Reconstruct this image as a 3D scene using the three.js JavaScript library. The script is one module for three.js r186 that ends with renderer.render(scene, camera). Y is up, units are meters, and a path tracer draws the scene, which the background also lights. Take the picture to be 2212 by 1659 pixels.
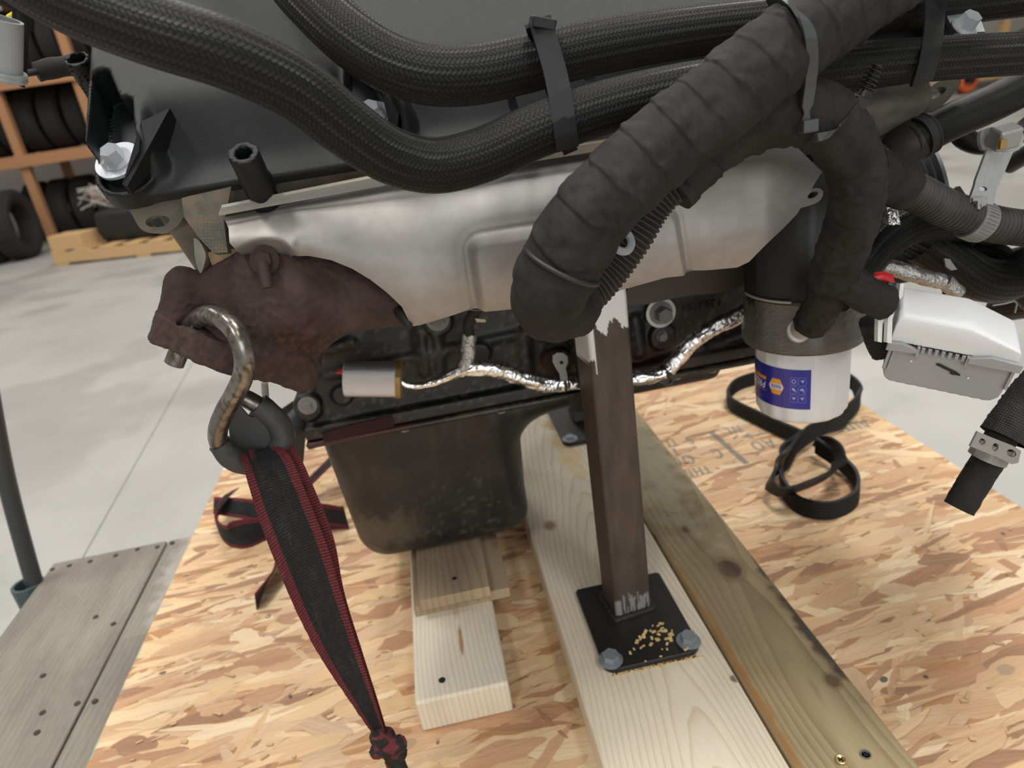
import * as THREE from 'three';
import { RoundedBoxGeometry } from 'three/addons/geometries/RoundedBoxGeometry.js';
import { mergeGeometries, mergeVertices, toCreasedNormals } from 'three/addons/utils/BufferGeometryUtils.js';
import { RectAreaLightUniformsLib } from 'three/addons/lights/RectAreaLightUniformsLib.js';
import { createNoise3D } from 'simplex-noise';

// ---------- camera, lights, exposure ----------
RectAreaLightUniformsLib.init();
const V = (x, y, z) => new THREE.Vector3(x, y, z);
const scene = new THREE.Scene();
scene.background = new THREE.Color(0x9fb0c0);
const W = 2212, H = 1659, F = 1540, CX = W / 2, CY = H / 2;
const EYE = V(0, 0.96, 0);
// camera axes from the vanishing point of the boards (850,215) and the slope of the horizon (-0.15)
const AX = (() => {
  const vp = V(850 - CX, 215 - CY, F), p2 = V(1, -0.15, 0).normalize().multiplyScalar(1000).add(vp);
  const up = vp.clone().cross(p2).normalize(); if (up.y > 0) up.negate();
  const fw = vp.clone().normalize(), right = fw.clone().cross(up).normalize(); if (right.x < 0) right.negate();
  return [right, up, fw.negate()];                       // world x, y, z written in the lens frame (x right, y down, z forward)
})();
const lens = (a) => V(AX[0].getComponent(a), AX[1].getComponent(a), AX[2].getComponent(a));   // a lens axis written in the world
const camera = new THREE.PerspectiveCamera(2 * Math.atan(CY / F) * 180 / Math.PI, W / H, 0.02, 60);
camera.matrixAutoUpdate = true;
camera.position.copy(EYE);
camera.quaternion.setFromRotationMatrix(new THREE.Matrix4().makeBasis(lens(0), lens(1).negate(), lens(2).negate()));
camera.focus = 0.45;
camera.userData.fStop = 9;
scene.add(camera);

const renderer = new THREE.WebGLRenderer({ antialias: true });
renderer.toneMapping = THREE.LinearToneMapping;
renderer.toneMappingExposure = 0.66;
renderer.shadowMap.enabled = true;
const LAMPS = [   // ceiling light panels: x, z, width (x), length (z), strength
  [-1.9, 3.4, 0.7, 2.4, 24], [1.7, 3.4, 0.7, 2.4, 24], [-1.5, -0.55, 0.6, 1.5, 62], [1.3, -0.45, 0.6, 1.5, 62],
  [-4.4, -5.4, 0.7, 2.4, 26], [-0.4, -5.4, 0.7, 2.4, 28], [4.4, -5.4, 0.7, 2.4, 30],
];
const LAMP_TINT = new THREE.Color(1.0, 0.985, 0.96), CEIL = 5.2;
// daylight through the wide roller door opening in the wall behind the camera, and through the one on the left
const DAY = [
  { at: V(1.6, 1.75, 6.2), look: V(0.3, 0.8, -0.6), w: 4.4, h: 3.3, power: 2.6, tint: new THREE.Color(0.93, 0.97, 1.0) },
];

// ---------- picture point -> place in the world ----------
const ray = (px, py) => { const c = V(px - CX, py - CY, F); return V(AX[0].dot(c), AX[1].dot(c), AX[2].dot(c)); };
const Zp = (px, py, z) => { const r = ray(px, py); return EYE.clone().addScaledVector(r, (z - EYE.z) / r.z); };   // on the upright plane z
const Yp = (px, py, y) => { const r = ray(px, py); return EYE.clone().addScaledVector(r, (y - EYE.y) / r.y); };   // on the level plane y
const pix = (p) => { const d = p.clone().sub(EYE), c = V(0, 0, 0); for (let a = 0; a < 3; a++) c.addScaledVector(AX[a], d.getComponent(a)); return [CX + c.x / c.z * F, CY + c.y / c.z * F, c.z]; };
const perPx = (p) => pix(p)[2] / F;                       // metres that one pixel spans at p

// ---------- numbers ----------
function rng(seed) { let s = seed >>> 0; return () => { s = (s + 0x6d2b79f5) | 0; let t = Math.imul(s ^ (s >>> 15), 1 | s); t = (t + Math.imul(t ^ (t >>> 7), 61 | t)) ^ t; return ((t ^ (t >>> 14)) >>> 0) / 4294967296; }; }
const N3 = createNoise3D(rng(11));
const fbm = (x, y, z, o = 4) => { let a = 0.5, s = 0; for (let i = 0; i < o; i++) { s += a * N3(x, y, z); x = x * 2.03 + 7; y = y * 2.03 + 3; z *= 2.03; a *= 0.5; } return s; };
const clamp = (x, a = 0, b = 1) => Math.min(b, Math.max(a, x));
const sstep = (a, b, x) => { const t = clamp((x - a) / (b - a)); return t * t * (3 - 2 * t); };
const mix = (a, b, t) => a + (b - a) * t;
const mix3 = (a, b, t) => [mix(a[0], b[0], t), mix(a[1], b[1], t), mix(a[2], b[2], t)];
const lin = (hex) => { const c = new THREE.Color(hex); return [c.r, c.g, c.b]; };
// noise that repeats every `n` cells, for tiles
function tileNoise(seed) {
  const r = rng(seed), P = new Float32Array(65536).map(() => r());
  const h = (x, y) => P[((x * 374761 + y * 66827) >>> 0) & 65535];
  return (x, y, n, m = n) => {
    const xi = Math.floor(x), yi = Math.floor(y), fx = x - xi, fy = y - yi, u = fx * fx * (3 - 2 * fx), v = fy * fy * (3 - 2 * fy);
    const w = (a, k) => ((a % k) + k) % k, x0 = w(xi, n), x1 = w(xi + 1, n), y0 = w(yi, m), y1 = w(yi + 1, m);
    return mix(mix(h(x0, y0), h(x1, y0), u), mix(h(x0, y1), h(x1, y1), u), v);
  };
}
const TN = tileNoise(5);
const tfbm = (x, y, n, o) => { let s = 0, a = 0.5, k = 1; for (let i = 0; i < o; i++) { s += a * TN(x * k + i * 17, y * k + i * 31, n * k); k *= 2; a *= 0.5; } return s; };

// ---------- scene graph ----------
const used = new Map();
const numbered = (name) => { const n = used.get(name) ?? 0; used.set(name, n + 1); return n ? `${name}_${String(n).padStart(3, '0')}` : name; };
const tag = (o, label, category, group, kind) => { if (label) o.userData.label = label; if (category) o.userData.category = category; if (group) o.userData.group = group; if (kind) o.userData.kind = kind; return o; };
function thing(name, at, label, category, group) { const o = new THREE.Group(); o.name = numbered(name); o.position.copy(at); scene.add(o); return tag(o, label, category, group); }
const prep = (g) => { g = Array.isArray(g) ? join(g) : g; return g; };
// a part: the geometry comes in world places and is moved into the parent's frame
function part(parent, name, g, m, label) {
  g = prep(g); parent.updateWorldMatrix(true, false);
  const w = V(0, 0, 0).setFromMatrixPosition(parent.matrixWorld); g.translate(-w.x, -w.y, -w.z);
  const o = new THREE.Mesh(g, m); o.name = name; o.castShadow = o.receiveShadow = true; parent.add(o); if (label) o.userData.label = label; return o;
}
// a whole thing that is one mesh
function solo(name, g, m, label, category, group, kind) {
  g = prep(g); g.computeBoundingBox(); const b = g.boundingBox, c = V((b.min.x + b.max.x) / 2, b.min.y, (b.min.z + b.max.z) / 2);
  g.translate(-c.x, -c.y, -c.z);
  const o = new THREE.Mesh(g, m); o.name = numbered(name); o.position.copy(c); o.castShadow = o.receiveShadow = true; scene.add(o); return tag(o, label, category, group, kind);
}
const struct = (name, g, m) => solo(name, g, m, null, null, null, 'structure');
function join(list) {
  const col = list.some((g) => g.attributes.color);
  list = list.map((g) => { g = g.index ? g.toNonIndexed() : g; if (!g.attributes.uv) boxUV(g); for (const k of Object.keys(g.attributes)) if (!['position', 'normal', 'uv', ...(col ? ['color'] : [])].includes(k)) g.deleteAttribute(k);
    if (col && !g.attributes.color) g.setAttribute('color', new THREE.BufferAttribute(new Float32Array(g.attributes.position.count * 3).fill(1), 3)); return g; });
  return list.length === 1 ? list[0] : mergeGeometries(list);
}
// ---------- geometry helpers ----------
// uv in metres, projected along the main axis of each face
function boxUV(g) {
  const p = g.attributes.position, n = g.attributes.normal, uv = new Float32Array(p.count * 2), tri = !g.index;
  for (let i = 0; i < p.count; i += tri ? 3 : 1) {
    let nx = 0, ny = 0, nz = 0;
    for (let k = 0; k < (tri ? 3 : 1); k++) { nx += n.getX(i + k); ny += n.getY(i + k); nz += n.getZ(i + k); }
    nx = Math.abs(nx); ny = Math.abs(ny); nz = Math.abs(nz);
    for (let k = 0; k < (tri ? 3 : 1); k++) {
      const x = p.getX(i + k), y = p.getY(i + k), z = p.getZ(i + k), [a, b] = nx > ny && nx > nz ? [z, y] : ny > nz ? [x, z] : [x, y];
      uv[(i + k) * 2] = a; uv[(i + k) * 2 + 1] = b;
    }
  }
  g.setAttribute('uv', new THREE.BufferAttribute(uv, 2)); return g;
}
function paint(g, f) {
  const p = g.attributes.position, n = g.attributes.normal, c = new Float32Array(p.count * 3);
  for (let i = 0; i < p.count; i++) c.set(f(p.getX(i), p.getY(i), p.getZ(i), n.getX(i), n.getY(i), n.getZ(i)), i * 3);
  g.setAttribute('color', new THREE.BufferAttribute(c, 3)); return g;
}
// polygonised distance field (surface nets); f < 0 inside
function sdfMesh(f, lo, hi, cell) {
  const nx = Math.ceil((hi.x - lo.x) / cell) + 1, ny = Math.ceil((hi.y - lo.y) / cell) + 1, nz = Math.ceil((hi.z - lo.z) / cell) + 1;
  const D = new Float32Array(nx * ny * nz), at = (i, j, k) => i + nx * (j + ny * k);
  for (let k = 0; k < nz; k++) for (let j = 0; j < ny; j++) for (let i = 0; i < nx; i++) D[at(i, j, k)] = f(lo.x + i * cell, lo.y + j * cell, lo.z + k * cell);
  const id = new Int32Array(nx * ny * nz).fill(-1), P = [], I = [];
  for (let k = 0; k < nz - 1; k++) for (let j = 0; j < ny - 1; j++) for (let i = 0; i < nx - 1; i++) {
    let n = 0, sx = 0, sy = 0, sz = 0, inside = 0;
    const d = []; for (let c = 0; c < 8; c++) { d.push(D[at(i + (c & 1), j + ((c >> 1) & 1), k + (c >> 2))]); if (d[c] < 0) inside++; }
    if (!inside || inside === 8) continue;
    for (let c = 0; c < 8; c++) for (const b of [1, 2, 4]) if (!(c & b)) { const e = c | b; if ((d[c] < 0) !== (d[e] < 0)) { const t = d[c] / (d[c] - d[e]); sx += (c & 1) + (b === 1 ? t : 0); sy += ((c >> 1) & 1) + (b === 2 ? t : 0); sz += (c >> 2) + (b === 4 ? t : 0); n++; } }
    id[at(i, j, k)] = P.length / 3; P.push(lo.x + (i + sx / n) * cell, lo.y + (j + sy / n) * cell, lo.z + (k + sz / n) * cell);
  }
  const quad = (a, b, c, d, flip) => { if (a < 0 || b < 0 || c < 0 || d < 0) return; flip ? I.push(a, c, b, a, d, c) : I.push(a, b, c, a, c, d); };
  for (let k = 1; k < nz - 1; k++) for (let j = 1; j < ny - 1; j++) for (let i = 1; i < nx - 1; i++) {
    const a = D[at(i, j, k)] < 0;
    if (a !== D[at(i + 1, j, k)] < 0) quad(id[at(i, j - 1, k - 1)], id[at(i, j, k - 1)], id[at(i, j, k)], id[at(i, j - 1, k)], !a);
    if (a !== D[at(i, j + 1, k)] < 0) quad(id[at(i - 1, j, k - 1)], id[at(i - 1, j, k)], id[at(i, j, k)], id[at(i, j, k - 1)], !a);
    if (a !== D[at(i, j, k + 1)] < 0) quad(id[at(i - 1, j - 1, k)], id[at(i, j - 1, k)], id[at(i, j, k)], id[at(i - 1, j, k)], !a);
  }
  const g = new THREE.BufferGeometry(), N = new Float32Array(P.length), e = cell * 0.4, n = V(0, 0, 0);
  for (let i = 0; i < P.length; i += 3) {
    const [x, y, z] = [P[i], P[i + 1], P[i + 2]];
    n.set(f(x + e, y, z) - f(x - e, y, z), f(x, y + e, z) - f(x, y - e, z), f(x, y, z + e) - f(x, y, z - e)).normalize(); n.toArray(N, i);
  }
  g.setAttribute('position', new THREE.BufferAttribute(new Float32Array(P), 3)); g.setAttribute('normal', new THREE.BufferAttribute(N, 3)); g.setIndex(I);
  return boxUV(g.toNonIndexed());
}
// distance pieces
const sMin = (a, b, k) => { const h = clamp(0.5 + 0.5 * (b - a) / k); return mix(b, a, h) - k * h * (1 - h); };
const sMax = (a, b, k) => -sMin(-a, -b, k);
const cap = (p, a, b, r1, r2 = r1) => { const ab = b.clone().sub(a), l = ab.lengthSq(); return (x, y, z) => { const h = clamp(((x - a.x) * ab.x + (y - a.y) * ab.y + (z - a.z) * ab.z) / l); return Math.hypot(x - a.x - ab.x * h, y - a.y - ab.y * h, z - a.z - ab.z * h) - mix(r1, r2, h); }; };
const capsule = (a, b, r1, r2) => cap(0, a, b, r1, r2);
const boxD = (x, y, z, hx, hy, hz, r) => { const a = Math.abs(x) - hx + r, b = Math.abs(y) - hy + r, c = Math.abs(z) - hz + r; return Math.hypot(Math.max(a, 0), Math.max(b, 0), Math.max(c, 0)) + Math.min(Math.max(a, b, c), 0) - r; };
// finite cylinder from a to b
const rod = (a, b, r, e = 0.001) => { const d = b.clone().sub(a), L = d.length(); d.divideScalar(L); return (x, y, z) => { const t = (x - a.x) * d.x + (y - a.y) * d.y + (z - a.z) * d.z, q = Math.sqrt(Math.max(0, (x - a.x) ** 2 + (y - a.y) ** 2 + (z - a.z) ** 2 - t * t)) - r, s = Math.abs(t - L / 2) - L / 2; return Math.min(Math.max(q + e, s + e), 0) + Math.hypot(Math.max(q + e, 0), Math.max(s + e, 0)) - e; }; };

const curve = (pts, closed = false, type = 'centripetal') => new THREE.CatmullRomCurve3(pts, closed, type, 0.5);
// swept tube: uv.x along in metres, uv.y around in metres; rad may be a function (s metres, angle, t)
function sweep(pts, rad, { seg, sides = 24, closed = false, caps = true, turns } = {}) {
  const c = curve(pts, closed), L = c.getLength(), n = seg ?? Math.max(8, Math.round(L / 0.004)), fr = c.computeFrenetFrames(n, closed), P = [], U = [], I = [];
  const r0 = typeof rad === 'function' ? rad(0, 0, 0) : rad, around = turns ?? 2 * Math.PI * r0;
  for (let i = 0; i <= n; i++) {
    const p = c.getPointAt(i / n), s = L * i / n;
    for (let j = 0; j <= sides; j++) {
      const a = (j / sides) * 2 * Math.PI, r = typeof rad === 'function' ? rad(s, a, i / n) : rad, k = fr.binormals[i], m = fr.normals[i];
      P.push(p.x + r * (Math.cos(a) * m.x + Math.sin(a) * k.x), p.y + r * (Math.cos(a) * m.y + Math.sin(a) * k.y), p.z + r * (Math.cos(a) * m.z + Math.sin(a) * k.z)); U.push(s, (j / sides) * around);
    }
  }
  const w = sides + 1;
  for (let i = 0; i < n; i++) for (let j = 0; j < sides; j++) { const a = i * w + j, b = a + w; I.push(a, a + 1, b, b, a + 1, b + 1); }
  const g = new THREE.BufferGeometry(); g.setAttribute('position', new THREE.BufferAttribute(new Float32Array(P), 3)); g.setAttribute('uv', new THREE.BufferAttribute(new Float32Array(U), 2)); g.setIndex(I); g.computeVertexNormals();
  const N = g.attributes.normal;
  for (let i = 0; i <= n; i++) { const a = i * w, b = a + sides, v = V(N.getX(a) + N.getX(b), N.getY(a) + N.getY(b), N.getZ(a) + N.getZ(b)).normalize(); N.setXYZ(a, v.x, v.y, v.z); N.setXYZ(b, v.x, v.y, v.z); }
  if (closed || !caps) return g;
  const out = [g];
  for (const [i, s] of [[0, -1], [n, 1]]) {
    const o = c.getPointAt(i / n), q = [o.x, o.y, o.z], idx = [];
    for (let j = 0; j <= sides; j++) q.push(P[(i * w + j) * 3], P[(i * w + j) * 3 + 1], P[(i * w + j) * 3 + 2]);
    for (let j = 1; j <= sides; j++) s > 0 ? idx.push(0, j, j + 1) : idx.push(0, j + 1, j);
    const d = new THREE.BufferGeometry(); d.setAttribute('position', new THREE.BufferAttribute(new Float32Array(q), 3)); d.setIndex(idx); d.computeVertexNormals(); boxUV(d); out.push(d);
  }
  return join(out);
}
// orientation that carries +y onto dir
const turnTo = (dir, from = V(0, 1, 0)) => new THREE.Quaternion().setFromUnitVectors(from, dir.clone().normalize());
const put = (g, at, dir, from) => { if (dir) g.applyQuaternion(turnTo(dir, from)); return g.translate(at.x, at.y, at.z); };
// lathe from [r, y] pairs, corners stay crisp where a pair is doubled
function lathe(pairs, sides = 48) {
  const g = new THREE.LatheGeometry(pairs.map(([r, y]) => new THREE.Vector2(Math.max(r, 1e-5), y)), sides), n = toCreasedNormals(g, 0.6);
  return n;
}
// flat plate cut from an outline of [x, y] pairs, extruded along +z from 0
function plate(outline, depth, bevel = 0, holes = [], round = false) {
  const mk = (o, Cls) => { const s = new Cls(); if (round) s.setFromPoints(new THREE.SplineCurve(o.concat([o[0]]).map(([x, y]) => new THREE.Vector2(x, y))).getPoints(o.length * 8)); else s.setFromPoints(o.map(([x, y]) => new THREE.Vector2(x, y))); return s; };
  const s = mk(outline, THREE.Shape); for (const h of holes) s.holes.push(h.isPath ? h : mk(h, THREE.Path));
  return new THREE.ExtrudeGeometry(s, { depth: depth - 2 * bevel, bevelEnabled: bevel > 0, bevelThickness: bevel, bevelSize: bevel, bevelOffset: -bevel, bevelSegments: 2, curveSegments: 24 }).translate(0, 0, bevel);
}
const hole = (x, y, r, ry = r, rot = 0) => { const p = new THREE.Path(); p.absellipse(x, y, r, ry, 0, 2 * Math.PI, true, rot); return p; };
// place a plate: its x, y axes and the origin in the world
function lay(g, o, ex, ey) { ex = ex.clone().normalize(); const ez = ex.clone().cross(ey).normalize(), yy = ez.clone().cross(ex); return g.applyMatrix4(new THREE.Matrix4().makeBasis(ex, yy, ez).setPosition(o)); }
// sheet spanned by rows of world points (each row a spline), with thickness; relief(u, v) lifts along the normal
function sheet(rows, nu, nv, thick, relief, flip = false) {
  const R = rows.map((r) => curve(r)), G = [];
  for (let i = 0; i <= nu; i++) { const u = i / nu, c = curve(R.map((r) => r.getPoint(u))), line = []; for (let j = 0; j <= nv; j++) line.push(c.getPoint(j / nv)); G.push(line); }
  const nrm = (i, j) => { const a = G[Math.min(i + 1, nu)][j].clone().sub(G[Math.max(i - 1, 0)][j]), b = G[i][Math.min(j + 1, nv)].clone().sub(G[i][Math.max(j - 1, 0)]); const n = a.cross(b).normalize(); return flip ? n.negate() : n; };
  const P = [], U = [], I = [], w = nv + 1, cnt = (nu + 1) * w;
  const front = [], back = [];
  for (let i = 0; i <= nu; i++) for (let j = 0; j <= nv; j++) { const n = nrm(i, j), h = relief ? relief(i / nu, j / nv) : 0; front.push(G[i][j].clone().addScaledVector(n, h)); back.push(G[i][j].clone().addScaledVector(n, h - thick)); }
  for (const L of [front, back]) for (const p of L) P.push(p.x, p.y, p.z);
  const tri = (a, b, c) => (flip ? I.push(a, c, b) : I.push(a, b, c));
  for (let i = 0; i < nu; i++) for (let j = 0; j < nv; j++) { const a = i * w + j, b = a + w; tri(a, b, a + 1); tri(b, b + 1, a + 1); tri(cnt + a, cnt + a + 1, cnt + b); tri(cnt + b, cnt + a + 1, cnt + b + 1); }
  const side = (a, b) => { tri(a, cnt + a, b); tri(b, cnt + a, cnt + b); };
  for (let i = 0; i < nu; i++) { side(i * w, (i + 1) * w); side((i + 1) * w + nv, i * w + nv); }
  for (let j = 0; j < nv; j++) { side(j + 1, j); side(nu * w + j, nu * w + j + 1); }
  const g = new THREE.BufferGeometry(); g.setAttribute('position', new THREE.BufferAttribute(new Float32Array(P), 3)); g.setIndex(I);
  return boxUV(toCreasedNormals(g, 0.7));
}
// body over a picture outline: the outline is walked in picture points, z(px, py) is its distance plane; it has thickness along `back`
function patch(outline, z, { cell = 10, thick = 0.003, back = V(0, 0, -1), smooth = true, fine = 12, relief } = {}) {
  let O = outline;
  if (smooth) O = new THREE.SplineCurve(outline.concat([outline[0]]).map(([x, y]) => new THREE.Vector2(x, y))).getPoints(outline.length * fine).slice(0, -1).map((p) => [p.x, p.y]);
  if (THREE.ShapeUtils.area(O.map(([x, y]) => new THREE.Vector2(x, y))) < 0) O.reverse();
  const xs = O.map((p) => p[0]), ys = O.map((p) => p[1]), x0 = Math.min(...xs), x1 = Math.max(...xs), y0 = Math.min(...ys), y1 = Math.max(...ys), T = [];
  const clip = (poly, a, s, v) => { const out = []; for (let i = 0; i < poly.length; i++) { const p = poly[i], q = poly[(i + 1) % poly.length], dp = s * (p[a] - v), dq = s * (q[a] - v); if (dp >= 0) out.push(p); if ((dp >= 0) !== (dq >= 0)) { const t = dp / (dp - dq); out.push([p[0] + (q[0] - p[0]) * t, p[1] + (q[1] - p[1]) * t]); } } return out; };
  const nx = Math.ceil((x1 - x0) / cell), ny = Math.ceil((y1 - y0) / cell);
  for (let i = 0; i < nx; i++) {
    const col = clip(clip(O, 0, 1, x0 + i * cell), 0, -1, x0 + (i + 1) * cell); if (col.length < 3) continue;
    for (let j = 0; j < ny; j++) {
      const c = clip(clip(col, 1, 1, y0 + j * cell), 1, -1, y0 + (j + 1) * cell); if (c.length < 3) continue;
      const d = c.filter((p, k) => { const q = c[(k + 1) % c.length]; return Math.hypot(p[0] - q[0], p[1] - q[1]) > 1e-6; }); if (d.length < 3) continue;
      const vv = d.map(([x, y]) => new THREE.Vector2(x, y)); if (Math.abs(THREE.ShapeUtils.area(vv)) < 1e-4) continue;
      for (const t of THREE.ShapeUtils.triangulateShape(vv, [])) T.push(d[t[0]], d[t[1]], d[t[2]]);
    }
  }
  const P = [], bk = back.clone().normalize(), world = (p) => { const q = Zp(p[0], p[1], z(p[0], p[1])); if (relief) q.addScaledVector(bk, -relief(p[0], p[1])); return q; };
  const NN = [], nAt = (p) => { const e = 1.5, dx = world([p[0] + e, p[1]]).sub(world([p[0] - e, p[1]])), dy = world([p[0], p[1] + e]).sub(world([p[0], p[1] - e])), n = dy.cross(dx).normalize(); return n.dot(bk) > 0 ? n.negate() : n; };
  const add = (a, b, c, na, nb, nc) => { P.push(a.x, a.y, a.z, b.x, b.y, b.z, c.x, c.y, c.z); if (!na) { na = nb = nc = b.clone().sub(a).cross(c.clone().sub(a)).normalize(); } NN.push(na.x, na.y, na.z, nb.x, nb.y, nb.z, nc.x, nc.y, nc.z); }, off = (p) => p.clone().addScaledVector(bk, thick);
  for (let i = 0; i < T.length; i += 3) {
    let [a, b, c] = [T[i], T[i + 1], T[i + 2]]; if ((b[0] - a[0]) * (c[1] - a[1]) - (b[1] - a[1]) * (c[0] - a[0]) > 0) [b, c] = [c, b];
    const A = world(a), B = world(b), C = world(c), na = nAt(a), nb = nAt(b), nc = nAt(c); add(A, B, C, na, nb, nc); add(off(A), off(C), off(B), na.clone().negate(), nc.clone().negate(), nb.clone().negate());
  }
  for (let i = 0; i < O.length; i++) { const a = world(O[i]), b = world(O[(i + 1) % O.length]); add(a, b, off(a)); add(b, off(b), off(a)); }
  const g = new THREE.BufferGeometry(); g.setAttribute('position', new THREE.BufferAttribute(new Float32Array(P), 3)); g.setAttribute('normal', new THREE.BufferAttribute(new Float32Array(NN), 3));
  return boxUV(g);
}
// ribbon with thickness along centre points; wide[i] is the half width vector at point i; uv.x along, uv.y across (0..1)
function ribbon(pts, wide, thick, { seg = 60, across = 6, belly } = {}) {
  const c = curve(pts), cw = curve(wide), L = c.getLength(), P = [], U = [], I = [];
  const w = across + 1, top = [], bot = [];
  for (let i = 0; i <= seg; i++) {
    const t = i / seg, p = c.getPoint(t), h = cw.getPoint(t), tan = c.getTangent(t), n = tan.clone().cross(h).normalize();
    for (let j = 0; j <= across; j++) { const s = (j / across) * 2 - 1, q = p.clone().addScaledVector(h, s).addScaledVector(n, belly ? belly(t, s) : 0); top.push(q.clone().addScaledVector(n, thick / 2)); bot.push(q.addScaledVector(n, -thick / 2)); }
  }
  const cnt = top.length; for (const s of [top, bot]) s.forEach((p, k) => { P.push(p.x, p.y, p.z); U.push(Math.floor(k / w) / seg * L, (k % w) / across); });
  for (let i = 0; i < seg; i++) for (let j = 0; j < across; j++) { const a = i * w + j, b = a + w; I.push(a, b, a + 1, b, b + 1, a + 1, cnt + a, cnt + a + 1, cnt + b, cnt + b, cnt + a + 1, cnt + b + 1); }
  const side = (a, b) => I.push(a, cnt + a, b, b, cnt + a, cnt + b);
  for (let i = 0; i < seg; i++) { side(i * w, (i + 1) * w); side((i + 1) * w + across, i * w + across); }
  for (let j = 0; j < across; j++) { side(j + 1, j); side(seg * w + j, seg * w + j + 1); }
  const g = new THREE.BufferGeometry(); g.setAttribute('position', new THREE.BufferAttribute(new Float32Array(P), 3)); g.setAttribute('uv', new THREE.BufferAttribute(new Float32Array(U), 2)); g.setIndex(I);
  return toCreasedNormals(g, 0.7);
}
const rbox = (w, h, d, r = 0.002, s = 2) => { const g = new RoundedBoxGeometry(w, h, d, s, Math.min(r, w / 2.01, h / 2.01, d / 2.01)); return boxUV(g.index ? g.toNonIndexed() : g); };
const hexHead = (r, h, ch = 0.12) => { const g = new THREE.CylinderGeometry(r * 0.93, r, h, 6, 1).toNonIndexed(); g.computeVertexNormals(); return g; };
// ---------- textures: colour, grain and fine relief only ----------
const toByte = (x) => Math.round(255 * clamp(x <= 0.0031308 ? x * 12.92 : 1.055 * Math.pow(x, 1 / 2.4) - 0.055));
function tex(w, h, f, colour, size, sizeY = size) {
  const d = new Uint8Array(w * h * 4);
  for (let y = 0; y < h; y++) for (let x = 0; x < w; x++) { const v = f(x / w, y / h, x, y), i = (y * w + x) * 4; if (colour) { d[i] = toByte(v[0]); d[i + 1] = toByte(v[1]); d[i + 2] = toByte(v[2]); } else d[i] = d[i + 1] = d[i + 2] = Math.round(255 * clamp(v)); d[i + 3] = 255; }
  return finish(new THREE.DataTexture(d, w, h), colour, size, sizeY);
}
function finish(t, colour, size, sizeY = size) { t.wrapS = t.wrapT = THREE.RepeatWrapping; t.magFilter = THREE.LinearFilter; t.minFilter = THREE.LinearMipmapLinearFilter; if (colour) t.colorSpace = THREE.SRGBColorSpace; if (size) t.repeat.set(1 / size, 1 / sizeY); t.needsUpdate = true; return t; }
function draw(w, h, f, colour, size, sizeY) { const c = document.createElement('canvas'); c.width = w; c.height = h; const g = c.getContext('2d'); f(g, w, h); return finish(new THREE.CanvasTexture(c), colour, size, sizeY); }
const at = (t, size, sizeY = size) => { const c = t.clone(); c.repeat.set(1 / size, 1 / sizeY); return c; };
const std = (o) => new THREE.MeshStandardMaterial(o);
const phys = (o) => new THREE.MeshPhysicalMaterial(o);
const C = (r, g = r, b = r) => new THREE.Color().setRGB(r, g, b);

const grain = tex(512, 512, (u, v) => 0.55 * TN(u * 128, v * 128, 128) + 0.45 * TN(u * 256 + 9, v * 256, 256), false, 0.03);          // fine moulded or cast skin
const cloud = tex(512, 512, (u, v) => clamp(0.15 + 0.75 * tfbm(u * 6, v * 6, 6, 6)), false, 0.2);                                   // blotches
const scuff = tex(512, 512, (u, v) => clamp(0.35 + 0.45 * tfbm(u * 10, v * 10, 10, 5) + 0.12 * (TN(u * 200, v * 8, 200, 8) - 0.5)), false, 0.12);

// braided sleeve: strands of three filaments crossing two over, two under
const BR = 0.0026;
const braidH = (u, v) => {   // u: one strand pitch along, v: two across
  const a = u + v * 2, b = u - v * 2, i = Math.floor(a), j = Math.floor(b), k = (((i - j) % 4) + 4) % 4, onA = k < 2;
  const across = onA ? a - i : b - j, d = (((a - b) % 4) + 4) % 4, run = onA ? d / 2 : (d - 2) / 2;
  const prof = Math.sqrt(Math.max(0, 1 - Math.pow(2 * across - 1, 4))), fil = 0.72 + 0.28 * Math.abs(Math.sin(across * Math.PI * 3)), end = Math.pow(Math.sin(clamp(run, 0.02, 0.98) * Math.PI), 0.45);
  return prof * fil * (0.35 + 0.65 * end);
};
const braidBump = tex(192, 384, braidH, false, BR, 2 * BR);
const braidCol = tex(192, 384, (u, v) => { const h = braidH(u, v), c = mix(0.0012, 0.0125, sstep(0.2, 0.85, h)); return [c, c * 1.0, c * 1.04]; }, true, BR, 2 * BR);
const braidRough = tex(192, 384, (u, v) => 0.6 - 0.26 * sstep(0.3, 0.9, braidH(u, v)), false, BR, 2 * BR);

// floor slab
const concreteCol = tex(1024, 1024, (u, v) => {
  const a = tfbm(u * 5, v * 5, 5, 6), b = tfbm(u * 14 + 3, v * 14, 14, 4), s = sstep(0.52, 0.68, tfbm(u * 7 + 1, v * 7 + 4, 7, 5));
  const c = mix3(mix3([0.38, 0.372, 0.35], [0.48, 0.468, 0.437], a), [0.31, 0.30, 0.28], s * 0.6), f = 0.9 + 0.2 * b; return c.map((x) => x * f);
}, true, 3.2);
const concreteRough = tex(512, 512, (u, v) => 0.34 + 0.3 * tfbm(u * 8, v * 8, 8, 5), false, 3.2);

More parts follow.
